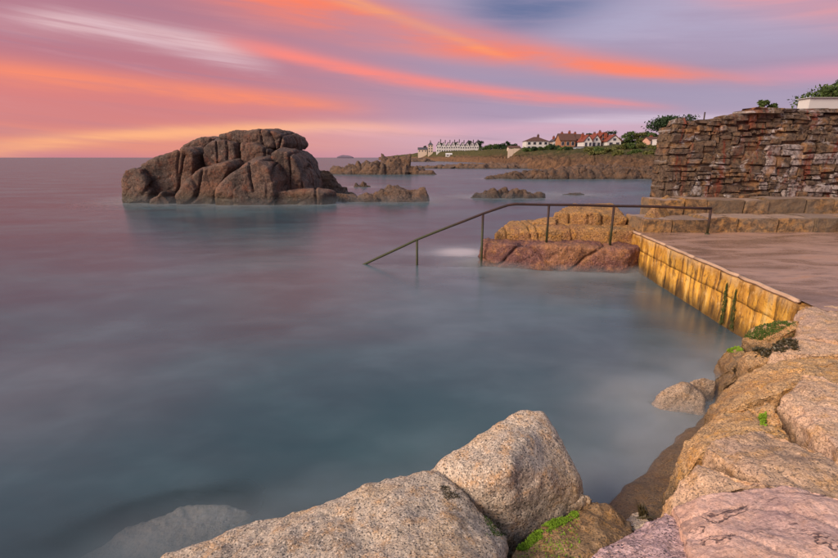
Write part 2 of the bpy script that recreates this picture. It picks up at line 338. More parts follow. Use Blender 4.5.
plain('pink_render', (0.50, 0.29, 0.22), 0.8, 0.2, 0.15, 0.8)
plain('brick_red', (0.22, 0.060, 0.036), 0.85, 0.2, 0.25, 1.5)
plain('brick_orange', (0.30, 0.14, 0.075), 0.85, 0.2, 0.25, 1.5)
plain('roof_red', (0.17, 0.045, 0.030), 0.8, 0.2, 0.3, 1.2)
plain('roof_brown', (0.09, 0.045, 0.035), 0.8, 0.2, 0.3, 1.2)
plain('roof_slate', (0.06, 0.055, 0.065), 0.6, 0.3, 0.3, 1.2)
plain('dark_glass', (0.03, 0.035, 0.05), 0.15, 0.6, 0.2, 1.0)
plain('pale_glass', (0.34, 0.40, 0.47), 0.2, 0.6, 0.2, 1.0)
plain('timber_dark', (0.05, 0.035, 0.03), 0.8, 0.2, 0.3, 3)
plain('bark', (0.07, 0.05, 0.038), 0.9, 0.1, 0.4, 4)
plain('leaf_dark', (0.022, 0.042, 0.016), 0.7, 0.2, 0.6, 0.9)
plain('leaf_mid', (0.055, 0.085, 0.022), 0.7, 0.2, 0.6, 0.9)
plain('leaf_warm', (0.10, 0.105, 0.03), 0.7, 0.2, 0.6, 0.9)
plain('seabed_sand', (0.05, 0.06, 0.05), 0.9, 0.1, 0.4, 0.5)
plain('far_land', (0.14, 0.11, 0.15), 0.9, 0.1, 0.2, 0.01)

def head_mat():
    m, g, b = newmat('headland_ground')
    geo = g.new('ShaderNodeNewGeometry'); pos = geo.outputs['Position']; z = g.sep(pos)[2]
    n1 = g.noise(pos, 0.10, 5, 0.65); n2 = g.noise(pos, 0.5, 6, 0.7); n3 = g.noise(pos, 2.2, 4, 0.7)
    rock = g.ramp(n2, [(0.3, (0.048, 0.029, 0.021)), (0.5, (0.136, 0.076, 0.044)), (0.7, (0.240, 0.132, 0.072))])
    grass = g.ramp(n2, [(0.3, (0.028, 0.032, 0.012)), (0.5, (0.062, 0.060, 0.022)), (0.68, (0.14, 0.095, 0.042))])
    zz = g.m('ADD', z, g.m('ADD', g.m('MULTIPLY', g.m('SUBTRACT', n1, 0.5), 6.0), g.m('MULTIPLY', g.m('SUBTRACT', n2, 0.5), 3.0)))
    c = g.mix(g.step(zz, 3.8, 6.4), rock, grass)
    c = g.mix(g.m('MULTIPLY', g.step(n3, 0.55, 0.7), 0.5), c, (0.03, 0.022, 0.014))
    g.put(b.inputs['Base Color'], c); b.inputs['Roughness'].default_value = 0.9; b.inputs['Specular IOR Level'].default_value = 0.15
    g.put(b.inputs['Normal'], g.bump(g.m('ADD', n2, g.m('MULTIPLY', n3, 0.5)), 1.0, 1.2))
head_mat()

# ------------------------------------------------------------------ mesh helpers
def link(name, me, mat=None, parent=None, loc=None):
    o = bpy.data.objects.new(name, me); COL.objects.link(o)
    if mat and me: me.materials.clear(); me.materials.append(MATS[mat])
    if loc is not None: o.location = loc
    if parent: o.parent = parent
    return o
def tag(o, label=None, cat=None, group=None, kind=None):
    if label: o['label'] = label
    if cat: o['category'] = cat
    if group: o['group'] = group
    if kind: o['kind'] = kind
    return o
def empty(name, loc, label=None, cat=None, group=None):
    o = bpy.data.objects.new(name, None); COL.objects.link(o); o.location = loc; o.empty_display_size = 0.3
    return tag(o, label, cat, group)
def mesh_from(name, vs, fs, smooth=True):
    me = bpy.data.meshes.new(name); me.from_pydata([tuple(v) for v in vs], [], fs); me.update()
    if smooth: me.polygons.foreach_set('use_smooth', [True] * len(me.polygons))
    return me
def bm_mesh(name, bm, smooth=False):
    me = bpy.data.meshes.new(name); bm.normal_update(); bm.to_mesh(me); bm.free()
    if smooth: me.polygons.foreach_set('use_smooth', [True] * len(me.polygons))
    return me
def box_bm(bm, x0, x1, y0, y1, z0, z1):
    vs = [bm.verts.new(p) for p in ((x0, y0, z0), (x1, y0, z0), (x1, y1, z0), (x0, y1, z0), (x0, y0, z1), (x1, y0, z1), (x1, y1, z1), (x0, y1, z1))]
    for f in ((0, 3, 2, 1), (4, 5, 6, 7), (0, 1, 5, 4), (1, 2, 6, 5), (2, 3, 7, 6), (3, 0, 4, 7)): bm.faces.new([vs[i] for i in f])
    return vs
def box(name, dims, mat, parent=None, bevel=0.0, loc=None):
    bm = bmesh.new(); box_bm(bm, *dims)
    if bevel: bmesh.ops.bevel(bm, geom=bm.edges[:], offset=bevel, segments=2, profile=0.5, affect='EDGES')
    return link(name, bm_mesh(name, bm), mat, parent, loc)
def tube_bm(bm, pts, r, n=10):
    rings = []
    for i, p in enumerate(pts):
        p = Vector(p); d = (Vector(pts[min(i + 1, len(pts) - 1)]) - Vector(pts[max(i - 1, 0)])).normalized()
        u = d.cross(Vector((0, 1, 0.01))); u = u.normalized() if u.length > 1e-3 else Vector((1, 0, 0)); w = d.cross(u)
        rr = r[i] if isinstance(r, (list, tuple)) else r
        rings.append([bm.verts.new(p + (u * math.cos(2 * math.pi * k / n) + w * math.sin(2 * math.pi * k / n)) * rr) for k in range(n)])
    for a, b in zip(rings, rings[1:]):
        for k in range(n): bm.faces.new((a[k], a[(k + 1) % n], b[(k + 1) % n], b[k]))
    bm.faces.new(rings[0][::-1]); bm.faces.new(rings[-1])

DG = None
def remeshed(hulls, voxel, smooth, factor=0.5):
    """union of convex hulls -> one rounded closed mesh (vertices, faces)"""
    bm = bmesh.new()
    for pts in hulls:
        vs = [bm.verts.new(p) for p in pts]
        r = bmesh.ops.convex_hull(bm, input=vs, use_existing_faces=False)
        bmesh.ops.delete(bm, geom=[v for v in r['geom_interior'] if isinstance(v, bmesh.types.BMVert)], context='VERTS')
    bmesh.ops.recalc_face_normals(bm, faces=bm.faces[:])
    me = bm_mesh('tmp', bm); o = bpy.data.objects.new('tmp', me); COL.objects.link(o)
    md = o.modifiers.new('r', 'REMESH'); md.mode = 'VOXEL'; md.voxel_size = voxel
    if smooth:
        ms = o.modifiers.new('s', 'SMOOTH'); ms.factor = factor; ms.iterations = smooth
    dg = bpy.context.evaluated_depsgraph_get(); ev = o.evaluated_get(dg); m2 = ev.to_mesh()
    n = len(m2.vertices); co = np.empty(n * 3); m2.vertices.foreach_get('co', co); nr = np.empty(n * 3); m2.vertices.foreach_get('normal', nr)
    fs = [tuple(p.vertices) for p in m2.polygons]
    ev.to_mesh_clear(); bpy.data.objects.remove(o); bpy.data.meshes.remove(me)
    return co.reshape(-1, 3), nr.reshape(-1, 3), fs

ROCKS = []            # (world vertices, faces) kept for the water's depth and shoreline
def rock(name, hulls, mat, voxel=0.03, smooth=10, grow=0.0, amps=((0.05, 1.2),), ridge=None, parent=None, seed=0.0, keep=True, groove=None, cracks=()):
    co, nr, fs = remeshed(hulls, voxel, smooth)
    d = np.full(len(co), grow)
    for amp, sc in amps: d = d + amp * fbm(co * sc + seed * 13.7, 3)
    if ridge: d = d + ridge[0] * ridged(co * np.array(ridge[1]) + seed * 7.7, 3)
    if groove:                                   # cracks: thin valleys along noise zero-lines
        for depth, sc, wd in groove: d = d - depth * np.exp(-(pnoise(co * sc + seed * 3.1) / wd) ** 2)
    for A, B, dep, wid in cracks:                # a crack: narrow slot along a plane running back through the rock
        A, B = np.array(A), np.array(B); e_ = B - A; L = np.linalg.norm(e_); pn = np.cross(e_ / L, (0, 1, 0)); pn /= np.linalg.norm(pn)
        q = (co - A) @ pn + 0.25 * wid * 6 * pnoise(co * 0.7 + seed); t = (co - A) @ (e_ / L) / L
        d = d - dep * np.exp(-(q / wid) ** 2) * ((t > -0.08) & (t < 1.08)) * (co[:, 1] < A[1] + 4)
    co = co + nr * d[:, None]
    base = Vector((co[:, 0].mean(), co[:, 1].mean(), co[:, 2].min()))
    if keep: ROCKS.append((co.copy(), fs))
    ploc = parent.location if parent else Vector((0, 0, 0))
    me = mesh_from(name, co - np.array(base), fs)
    return link(name, me, mat, parent, base - ploc)
def drop(pts, zb, out=1.0):
    """top outline points plus the same outline lowered to zb, pushed outward by `out`"""
    c = sum(pts, Vector()) / len(pts)
    return list(pts) + [Vector((c.x + (p.x - c.x) * out, c.y + (p.y - c.y) * out, zb)) for p in pts]
def PP(*t): return [P(*q) for q in t]

DECK = 1.4

# ------------------------------------------------------------------ the headland across the bay
HPX = [380, 395, 420, 450, 480, 500, 520, 560, 600, 640, 680, 760, 840, 1000]
HSH = [760, 680, 590, 470, 380, 232, 185, 152, 132, 120, 112, 100, 70, 60]
HPL = [1.5, 6, 10.2, 10.5, 10.2, 8.8, 8.2, 8.2, 8.4, 8.8, 9.5, 9.0, 7.0, 7.0]
def ssm(a, b, x):
    t = np.clip((x - a) / (b - a), 0, 1); return t * t * (3 - 2 * t)
def head_z(px, Y):
    sh = np.interp(px, HPX, HSH); pl = np.interp(px, HPX, HPL); W = np.interp(sh, [60, 112, 150, 210, 700], [20, 62, 60, 40, 60])
    s = (Y - sh) / W
    return -1.5 + (1.5 + 0.34 * pl) * ssm(-0.05, 0.22, s) + 0.66 * pl * ssm(0.30, 1.0, s) + 1.5 * ssm(2, 8, s)
def build_headland():
    pxs = np.linspace(380, 800, 420); ts = np.concatenate([np.linspace(-0.3, 1.6, 90), np.linspace(1.8, 10, 16)])
    vs = []
    for px in pxs:
        sh = np.interp(px, HPX, HSH); W = np.interp(sh, [60, 112, 150, 210, 700], [20, 62, 60, 40, 60])
        for t in ts:
            Y = sh + t * W; x = (px - CX) / F * Y / math.cos(PITCH) * 0.97; vs.append((x, Y, head_z(px, Y)))
    vs = np.array(vs); n = fbm(vs * np.array([0.12, 0.12, 0.0]) + 3.3, 4)
    rk = ridged(vs * np.array([0.25, 0.25, 0.3]), 3)
    low = np.exp(-((vs[:, 2] - 1.8) / 2.2) ** 2)
    vs[:, 2] += np.where(vs[:, 2] > -1, n * 0.9 + rk * 1.0 * low + (0.5 * ridged(vs * np.array([0.4, 0.4, 0.5]) + 4, 2) + 0.35 * fbm(vs * np.array([0.9, 0.9, 0.9]) + 8, 2)) * np.clip((8 - vs[:, 2]) / 3, 0.1, 1), 0)
    m = len(ts); fs = [(i * m + j, (i + 1) * m + j, (i + 1) * m + j + 1, i * m + j + 1) for i in range(len(pxs) - 1) for j in range(m - 1)]
    o = link('headland', mesh_from('headland', vs, fs), 'headland_ground'); tag(o, kind='structure')
build_headland()
def ground_hit(px, py):
    Y = 90.0
    while Y < 600:
        q = PD(px, py, Y)
        if ground_at(q.x, Y) >= q.z: return Y
        Y += 1.5
    return 200.0
def ground_at(x, Y):
    px = x * math.cos(PITCH) / 0.97 / Y * F + CX
    return float(head_z(px, Y))

# ------------------------------------------------------------------ stone masonry wall above the platform
def stone_mesh(seed, sub=1, jit=0.13):
    r = random.Random(seed); bm = bmesh.new(); bmesh.ops.create_cube(bm, size=1.0)
    bmesh.ops.bevel(bm, geom=bm.edges[:], offset=0.13, segments=1, affect='EDGES')
    for v in bm.verts: v.co += Vector((r.uniform(-jit, jit), r.uniform(-jit, jit), r.uniform(-jit, jit))) * 0.9
    return bm_mesh('stone', bm, False)
def block_mesh(seed, w, d, h, amp=0.05, bev=0.03):
    bm = bmesh.new(); box_bm(bm, -w / 2, w / 2, -d / 2, d / 2, -h / 2, h / 2)
    bmesh.ops.bevel(bm, geom=bm.edges[:], offset=bev, segments=2, affect='EDGES')
    bmesh.ops.subdivide_edges(bm, edges=[e for e in bm.edges if e.calc_length() > 0.2], cuts=3, use_grid_fill=True)
    co = np.array([v.co for v in bm.verts]); dsp = fbm(co * 3.1 + seed * 5.3, 3) * amp; dz = fbm(co * 2.1 + seed * 9.3 + 40, 2) * amp
    for v, a, b in zip(bm.verts, dsp, dz): v.co.y += a; v.co.z += b
    return bm_mesh('block', bm, False)

WY = 20.8
def wx(px): return PD(px, 160, WY).x
def wz(py): return PD(740, py, WY).z
def wall_top(x):
    px = 740 + (x - wx(740)) / (wx(741) - wx(740))
    return wz(np.interp(px, [668, 690, 735, 738, 770, 838, 900], [125, 122.5, 115, 113, 112.5, 113, 112]))
XL, XR = wx(669), wx(905)
sw = empty('stone_wall', (XL, WY, 2.3), 'tall old rubble stone wall with rust red stains rising behind the bathing platform', 'wall')
bm = bmesh.new(); xs = np.linspace(XL + 0.12, XR, 24)
fr = [bm.verts.new((x, WY + 0.03, 2.2)) for x in xs]; ft = [bm.verts.new((x, WY + 0.05, wall_top(x) - 0.05)) for x in xs]
br = [bm.verts.new((x, WY + 1.4, 2.2)) for x in xs]; bt = [bm.verts.new((x, WY + 1.3, wall_top(x) - 0.05)) for x in xs]
for i in range(len(xs) - 1):
    bm.faces.new((fr[i], fr[i + 1], ft[i + 1], ft[i])); bm.faces.new((ft[i], ft[i + 1], bt[i + 1], bt[i])); bm.faces.new((br[i + 1], br[i], bt[i], bt[i + 1]))
bm.faces.new((fr[0], ft[0], bt[0], br[0])); bm.faces.new((fr[-1], br[-1], bt[-1], ft[-1]))
me = bm_mesh('core', bm)
for v in me.vertices: v.co -= Vector(sw.location)
link('mortar_core', me, 'mortar', sw)
SM = [stone_mesh(i) for i in range(14)]
for m_ in SM: m_.materials.append(MATS['masonry'])
SM2 = [m_.copy() for m_ in SM]
for m_ in SM2: m_.materials.clear(); m_.materials.append(MATS['rubble'])
rr = random.Random(11)
def put_stone(x0, x1, z0, z1, y, d, pale=False, name='stone', rot=4):
    o = bpy.data.objects.new(name, rr.choice(SM2 if pale else SM)); COL.objects.link(o); o.parent = sw
    o.scale = ((x1 - x0) * 1.04, d, (z1 - z0) * 1.06)
    o.location = Vector(((x0 + x1) / 2, y + d / 2 - 0.1, (z0 + z1) / 2)) - Vector(sw.location)
    o.rotation_euler = (RAD(rr.uniform(-rot, rot)), RAD(rr.uniform(-rot, rot)), RAD(rr.uniform(-rot, rot)))
z = 2.36; row = 0
while z < wz(112):
    h = rr.choice([0.18, 0.24, 0.30, 0.38, 0.46]); x = XL - 0.05 + rr.uniform(0, 0.15)
    while x < XR - 1.2:
        w = h * rr.uniform(0.8, 2.2); zt = wall_top(x + w / 2)
        zj = z + 0.09 * math.sin(x * 1.3 + row * 0.8) + rr.uniform(-0.04, 0.04)
        if zj + h * 0.5 < zt:
            z1 = min(zj + h, zt)
            pale = x > wx(752) and z < wz(150) and rr.random() < 0.55
            if h > 0.33 and rr.random() < 0.35:
                zm = zj + (z1 - zj) * rr.uniform(0.4, 0.6)
                put_stone(x, x + w - 0.02, zj, zm - 0.01, WY + rr.uniform(-0.04, 0.06), 0.4, pale)
                put_stone(x, x + w - 0.02, zm, z1 - 0.02, WY + rr.uniform(-0.04, 0.06), 0.4, pale)
            else:
                put_stone(x, x + w - 0.02, zj, z1 - 0.02, WY + rr.uniform(-0.05, 0.06), 0.42, pale)
        x += w
    z += h; row += 1
# left end face, cap stones, coping
zz_ = 2.4
while zz_ < wall_top(XL) - 0.1:
    h = rr.uniform(0.25, 0.42)
    for yy in (0.35, 0.85): 
        o = bpy.data.objects.new('stone', rr.choice(SM)); COL.objects.link(o); o.parent = sw
        o.scale = (0.34, 0.52, h); o.location = Vector((XL + 0.06, WY + yy, zz_ + h / 2)) - Vector(sw.location)
    zz_ += h
put_stone(wx(671), wx(682), wall_top(wx(676)) - 0.05, wz(118.5), WY, 0.9, name='cap_stone', rot=6)
put_stone(wx(680), wx(690), wall_top(wx(684)) - 0.05, wz(120), WY, 0.9, name='cap_stone', rot=6)
put_stone(wx(735), wx(768), wz(114.5), wz(110.5), WY - 0.25, 1.0, name='cap_stone', rot=2)
put_stone(wx(742), wx(772), wz(111), wz(107.8), WY - 0.05, 1.0, name='cap_stone', rot=2)
x = wx(769)
while x < XR - 1:
    w = rr.uniform(0.7, 1.4); put_stone(x, x + w - 0.015, wz(113), wz(108.3 + rr.uniform(-0.3, 0.3)), WY + 0.02, 0.8, name='coping_stone', rot=0.8); x += w
x = wx(690)
while x < wx(735):
    w = rr.uniform(0.35, 0.8); t = wall_top(x + w / 2); put_stone(x, x + w - 0.02, t - 0.1, t + rr.uniform(0.02, 0.1), WY + 0.02, 0.8, name='coping_stone', rot=3); x += w

# stepped block ledges at the foot of the wall
lg = empty('stone_ledge', (PD(643, 230, 17.8).x, 17.8, DECK), 'two stepped courses of ochre stained blocks along the foot of the wall', 'ledge')
def course(y0, y1, z0, z1, x0, x1, seed):
    r = random.Random(seed); x = x0; k = 0
    while x < x1:
        w = r.uniform(0.9, 1.7); d = y1 - y0; h = z1 - z0
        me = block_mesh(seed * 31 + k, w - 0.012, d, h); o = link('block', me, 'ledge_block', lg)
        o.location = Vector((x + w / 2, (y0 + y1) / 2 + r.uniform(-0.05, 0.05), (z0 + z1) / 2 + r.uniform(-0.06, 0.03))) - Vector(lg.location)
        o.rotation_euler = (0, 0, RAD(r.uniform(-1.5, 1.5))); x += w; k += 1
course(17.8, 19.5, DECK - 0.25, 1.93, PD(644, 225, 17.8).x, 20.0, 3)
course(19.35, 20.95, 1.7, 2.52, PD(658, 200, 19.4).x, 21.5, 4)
rock('rock_outcrop', [drop([PD(642, 231, 17.9), PD(645, 214, 18.4), PD(655, 205, 19.0), PD(668, 196, 20.5), PD(672, 195, 21.5), PD(668, 232, 17.9), PD(690, 215, 20.5), PD(668, 200, 22.5)], -0.8, 1.0)],
     'step_rock', 0.07, 4, 0.02, ((0.09, 0.9), (0.04, 3)), seed=2)
tag(bpy.data.objects['rock_outcrop'], 'rough ochre rock end of the ledge dropping to the water below the wall', 'rock')

# ------------------------------------------------------------------ bathing platform and its sea wall
E0, E1 = P(630, 230, DECK), P(803, 303, DECK)
ed = (E1 - E0); EL = ed.length; ed.normalize(); en = Vector((ed.y, -ed.x, 0)); en = -en if en.x > 0 else en   # outward, to the water
def edge(t, out=0.0, z=DECK): q = E0 + ed * t + en * out; return Vector((q.x, q.y, z))
vs, fs = [], []
ts = np.linspace(-0.6, EL + 0.5, 70); rs = np.concatenate([[0], np.linspace(0.02, 1, 60) ** 1.3])
for t in ts:
    a = edge(t, -0.09)
    for r_ in rs: vs.append((a.x + r_ * (21 - a.x), a.y + r_ * 0.5, DECK))
vs = np.array(vs); vs[:, 2] += 0.022 * fbm(vs * np.array([0.5, 0.9, 0]) + 5, 4) - 0.004
m = len(rs); fs = [(i * m + j, (i + 1) * m + j, (i + 1) * m + j + 1, i * m + j + 1) for i in range(len(ts) - 1) for j in range(m - 1)]
tag(link('platform_paving', mesh_from('platform_paving', vs, [f[::-1] for f in fs]), 'wet_concrete'), kind='structure')
wl = empty('sea_wall', E0 - Vector((0, 0, DECK)), 'golden lichen stained concrete retaining wall of the platform dropping into the water', 'wall')
def wall_box(name, t0, t1, o0, o1, z0, z1, mat, bev=0.02, parent=wl, seed=0):
    bm = bmesh.new(); c = [edge(t0, o1, z0), edge(t1, o1, z0), edge(t1, o0, z0), edge(t0, o0, z0)]
    lo = [bm.verts.new(p) for p in c]; hi = [bm.verts.new(p + Vector((0, 0, z1 - z0))) for p in c]
    bm.faces.new(lo[::-1]); bm.faces.new(hi)
    for i in range(4): bm.faces.new((lo[i], lo[(i + 1) % 4], hi[(i + 1) % 4], hi[i]))
    bmesh.ops.recalc_face_normals(bm, faces=bm.faces[:])
    bmesh.ops.bevel(bm, geom=bm.edges[:], offset=bev, segments=2, affect='EDGES')
    bmesh.ops.subdivide_edges(bm, edges=[e for e in bm.edges if e.calc_length() > 0.3], cuts=5, use_grid_fill=True)
    co = np.array([v.co for v in bm.verts]); dsp = fbm(co * 2.2 + seed, 3) * 0.045; dz = fbm(co * 1.3 + 31, 2) * 0.012
    for v, q, q2 in zip(bm.verts, dsp, dz): v.co += en * q - Vector(parent.location) + Vector((0, 0, q2))
    return link(name, bm_mesh(name, bm, True), mat, parent)
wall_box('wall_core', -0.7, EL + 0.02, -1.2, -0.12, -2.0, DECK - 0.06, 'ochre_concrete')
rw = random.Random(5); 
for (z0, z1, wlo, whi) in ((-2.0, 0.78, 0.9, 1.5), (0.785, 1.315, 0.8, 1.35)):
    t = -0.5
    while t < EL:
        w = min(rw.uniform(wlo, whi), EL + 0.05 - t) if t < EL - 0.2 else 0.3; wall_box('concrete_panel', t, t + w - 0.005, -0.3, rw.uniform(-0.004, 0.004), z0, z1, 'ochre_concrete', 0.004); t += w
t = -0.6
while t < EL - 0.3:
    w = min(rw.uniform(1.5, 2.2), EL + 0.05 - t); wall_box('coping', t, t + w - 0.01, -0.11, 0.012, 1.33, DECK + 0.018, 'coping_concrete', 0.03); t += w

def weed_streak(t, z0, z1, w, seed):
    r = random.Random(seed); vs, fs = [], []
    for k in range(int(200 * (z1 - z0) * w / 0.15)):
        f = r.random(); z_ = z0 + (z1 - z0) * f; ww = w * (1.15 - 0.7 * f) * (0.6 + 0.5 * math.sin(z_ * 7 + seed)) * r.uniform(0.3, 1.5); q = edge(t + r.uniform(-ww, ww) / 2, 0.03 + r.uniform(0, 0.03), z_) - Vector(wl.location)
        a = ed * r.uniform(0.006, 0.014); d = Vector((0, 0, -r.uniform(0.03, 0.08))) + ed * r.uniform(-0.015, 0.015) + en * r.uniform(0, 0.02); i = len(vs)
        vs += [q - a, q + a, q + a * 0.4 + d, q - a * 0.4 + d]; fs.append((i, i + 1, i + 2, i + 3))
    tag(link('weed', mesh_from('weed', vs, fs, False), 'weed_green', wl), kind='stuff')
def t_of(px, py, z): return (P(px, py, z) - E0).dot(ed)
for px, py, z0, z1, w in ((757, 300, 0.05, 1.15, 0.20), (769, 305, 0.3, 1.1, 0.13), (717, 300, 0.1, 0.75, 0.12), (729, 305, 0.1, 0.7, 0.11)): weed_streak(t_of(px, py, 0.7), z0, z1, w, int(px))

# ------------------------------------------------------------------ stepped rock, awash steps and handrail
rk = empty('stepped_rock', P(560, 262, 0), 'ochre and red stepped rock standing in the water behind the rusty handrail', 'rock')
rock('upper_block', [drop([P(555, 213, 1.95), P(590, 213, 2.0), P(620, 213, 1.95), P(627, 219, 1.75), P(614, 203.5, 2.1), P(573, 203.5, 2.1)], 0.6, 1.0), drop(PP((532, 222, 1.6), (540, 218, 1.7), (556, 217, 1.75), (556, 223, 1.6)), 0.8)], 'step_rock', 0.05, 2, 0.02, ((0.03, 1.1), (0.03, 3.5), (0.02, 9)), cracks=[(PD(x_, 204, 18.6), PD(x_ + 1, 226, 18.6), 0.16, 0.035) for x_ in (574, 592, 606)], parent=rk, seed=3)
rock('middle_ledge', [drop([P(495, 234, 1.2), P(503, 227, 1.42), P(530, 226, 1.48), P(560, 227, 1.5), P(600, 228, 1.5), P(634, 231, 1.42), P(640, 222, 1.45), P(553, 219, 1.55), P(510, 221, 1.5)], -0.3, 1.0)], 'step_rock', 0.05, 2, 0.02, ((0.03, 1.0), (0.03, 3.5), (0.02, 9)), cracks=[(PD(x_, 224, 17.9), PD(x_ + 1, 242, 17.9), 0.12, 0.025) for x_ in (509, 533, 541, 574, 612)], parent=rk, seed=5)
rock('lower_ledge', [drop([P(480, 239, 1.0), P(500, 236, 1.05), P(632, 239, 1.0), P(643, 247, 0.92), P(628, 251, 0.85), P(560, 247, 0.93), P(488, 244, 0.9)], -1.0, 1.03)], 'step_rock_red', 0.05, 3, 0.02, ((0.09, 0.8), (0.05, 3.0), (0.02, 9)), groove=((0.14, 0.5, 0.03),), parent=rk, seed=8)
rock('lower_ledge', [drop([P(600, 250, 0.6), P(640, 250, 0.7), P(650, 262, 0.25), P(632, 272, -0.02), P(598, 268, 0.05)], -1.0, 1.05)], 'step_rock_red', 0.05, 3, 0.02, ((0.10, 1.2), (0.05, 3.2)), parent=rk, seed=9)
RA, RZ = P(711, 234, DECK), P(365, 263, 0.05)
rn = Vector((RZ.y - RA.y, -(RZ.x - RA.x), 0))
def onrail(px, py):
    d = ray(px, py); o_ = Vector((0, 0, CAMZ)); t = (RA - o_).dot(rn) / d.dot(rn); return o_ + d * t
hr = empty('handrail', RA, 'rusty iron handrail sloping from the platform down into the sea', 'handrail')
def rail_part(name, pts, r, n=10):
    bm = bmesh.new(); tube_bm(bm, [Vector(p) - Vector(hr.location) for p in pts], r, n); return link(name, bm_mesh(name, bm, True), 'rusty_iron', hr)
top = [onrail(711.5, 208.5), onrail(640, 206.3), onrail(549, 204.6), onrail(516, 204.2), onrail(508, 205.2), onrail(483, 213.5), onrail(417, 239.5), onrail(364, 264.5)]
sag = []
for a_, b_ in zip(top, top[1:]):
    for k in range(4): q = a_.lerp(b_, k / 4); q.z += 0.006 * math.sin(q.x * 2.3); sag.append(q)
rail_part('top_rail', sag + [top[-1], top[-1] + (top[-1] - top[-2]).normalized() * 0.5], 0.048)
for px, py, zb in ((711, 209.5, DECK - 0.02), (614, 206.5, 0.78), (549, 205.5, 0.90), (483, 214.5, -0.6), (417, 240, -0.8)):
    q = onrail(px, py); po = rail_part('post', [Vector((q.x, q.y, zb)), Vector((q.x, q.y, q.z))], 0.045)
    if zb > 0.5:
        bm = bmesh.new(); tube_bm(bm, [Vector((q.x, q.y, zb)) - Vector(hr.location), Vector((q.x, q.y, zb + 0.05)) - Vector(hr.location)], [0.09, 0.075], 12); link('foot_plate', bm_mesh('foot_plate', bm, False), 'rusty_iron', hr)
st = empty('concrete_steps', onrail(450, 262), 'worn concrete bathing steps awash under pale foam beside the handrail', 'steps')
rd = (RZ - RA); rd.z = 0; rd.normalize(); rp = Vector((-rd.y, rd.x, 0)); rp = -rp if rp.y < 0 else rp
for k, (pa, pb, zt) in enumerate(((484, 462, -0.50), (462, 441, -0.58), (441, 420, -0.66), (420, 396, -0.76), (396, 372, -0.88))):
    A, B = onrail(pa, 250), onrail(pb, 250)
    bm = bmesh.new(); cs = [A - rp * 0.25, B - rp * 0.25, B + rp * 1.9, A + rp * 1.9]
    lo = [bm.verts.new((c.x, c.y, -1.5)) for c in cs]; hi = [bm.verts.new((c.x, c.y, zt)) for c in cs]
    bm.faces.new(lo); bm.faces.new(hi)
    for i in range(4): bm.faces.new((lo[i], lo[(i + 1) % 4], hi[(i + 1) % 4], hi[i]))
    bmesh.ops.recalc_face_normals(bm, faces=bm.faces[:]); bmesh.ops.bevel(bm, geom=bm.edges[:], offset=0.06, segments=2, affect='EDGES')
    me = bm_mesh('step', bm); ROCKS.append((np.array([v.co for v in me.vertices]), [tuple(p.vertices) for p in me.polygons]))
    for v in me.vertices: v.co -= Vector(st.location)
    link('step', me, 'step_concrete', st)

# ------------------------------------------------------------------ foreground granite
FG = {}
def fgrock(key, name, pts, zb, mat, label, voxel=0.022, smooth=9, grow=-0.05, out=1.04, amps=((0.045, 1.6), (0.024, 5.0), (0.012, 14)), extra=(), groove=None, cat='rock'):
    hs = [drop(PP(*pts), zb, out)] + [drop(PP(*q), zb, out) for q in extra]
    o = rock(name, hs, mat, voxel, smooth, grow, amps, seed=len(FG) * 1.37 + 1, groove=groove); tag(o, label, cat); FG[key] = o; return o
fgrock('slab', 'granite_rock', [(160, 558, .95), (215, 533, 1.0), (250, 523, 1.05), (292, 509, 1.1), (372, 490, 1.2), (415, 474, 1.25), (436, 472, 1.25), (455, 489, 1.2), (490, 516, 1.12), (508, 536, 1.05), (480, 620, 1.3), (350, 660, 1.35), (150, 660, 1.15)], -0.9, 'granite_grey',
       'long low speckled granite slab with a rounded back sloping into the water', smooth=14, grow=0.02, amps=((0.06, 1.1), (0.022, 4.5), (0.010, 14)))
fgrock('knob', 'granite_rock', [(430, 474, 1.18), (440, 468, 1.25), (470, 446, 1.36), (500, 423, 1.46), (522, 413, 1.5), (543, 413, 1.5), (550, 430, 1.4), (561, 455, 1.2), (579, 481, 1.0), (573, 494, 0.9), (548, 512, .8), (520, 530, .75), (495, 522, .9), (470, 506, 1.05), (454, 491, 1.13), (510, 465, 1.5)], -0.9, 'granite_grey',
       'upright horn shaped granite boulder with a blunt pointed top', smooth=13, grow=0.035, amps=((0.04, 1.4), (0.014, 4.5), (0.007, 14)))
fgrock('pebble', 'granite_rock', [(553, 508, .84), (562, 497, .93), (580, 489, .95), (593, 494, .9), (586, 504, .83), (561, 513, .83)], 0.2, 'granite_grey', 'small grey stone wedged at the foot of the horn shaped boulder', smooth=5)
fgrock('mossy', 'granite_rock', [(553, 514, .82), (580, 497, .85), (596, 495, .85), (613, 501, .8), (632, 519, .7), (640, 535, .8), (602, 562, 1.0), (520, 590, 1.1), (480, 566, .92), (520, 541, .84)], -0.9, 'granite_ochre', 'ochre granite rock with a strip of bright green moss', smooth=9, groove=((0.03, 1.6, 0.08),))
fgrock('pitted', 'granite_rock', [(574, 558, 1.5), (600, 541, 1.46), (650, 511, 1.52), (668, 506, 1.56), (690, 522, 1.65), (713, 546, 1.75), (728, 580, 1.85), (640, 630, 1.9), (550, 610, 1.6)], -0.6, 'granite_pitted', 'purplish pink rock pitted with small dark holes', smooth=6, amps=((0.03, 1.8), (0.018, 6.0), (0.010, 18)))
fgrock('pinkslab', 'granite_rock', [(664, 501, 1.62), (690, 492, 1.75), (722, 484, 1.85), (752, 480, 1.9), (785, 479, 1.95), (838, 492, 2.0), (900, 510, 2.1), (900, 660, 2.3), (730, 660, 2.1), (714, 545, 1.86), (690, 521, 1.74)], -0.2, 'granite_slab', 'broad flat pale pink rock slab with faint dark veins', smooth=5, amps=((0.035, 1.3), (0.012, 5.0), (0.009, 13)), groove=((0.022, 1.9, 0.035), (0.012, 3.7, 0.04)))
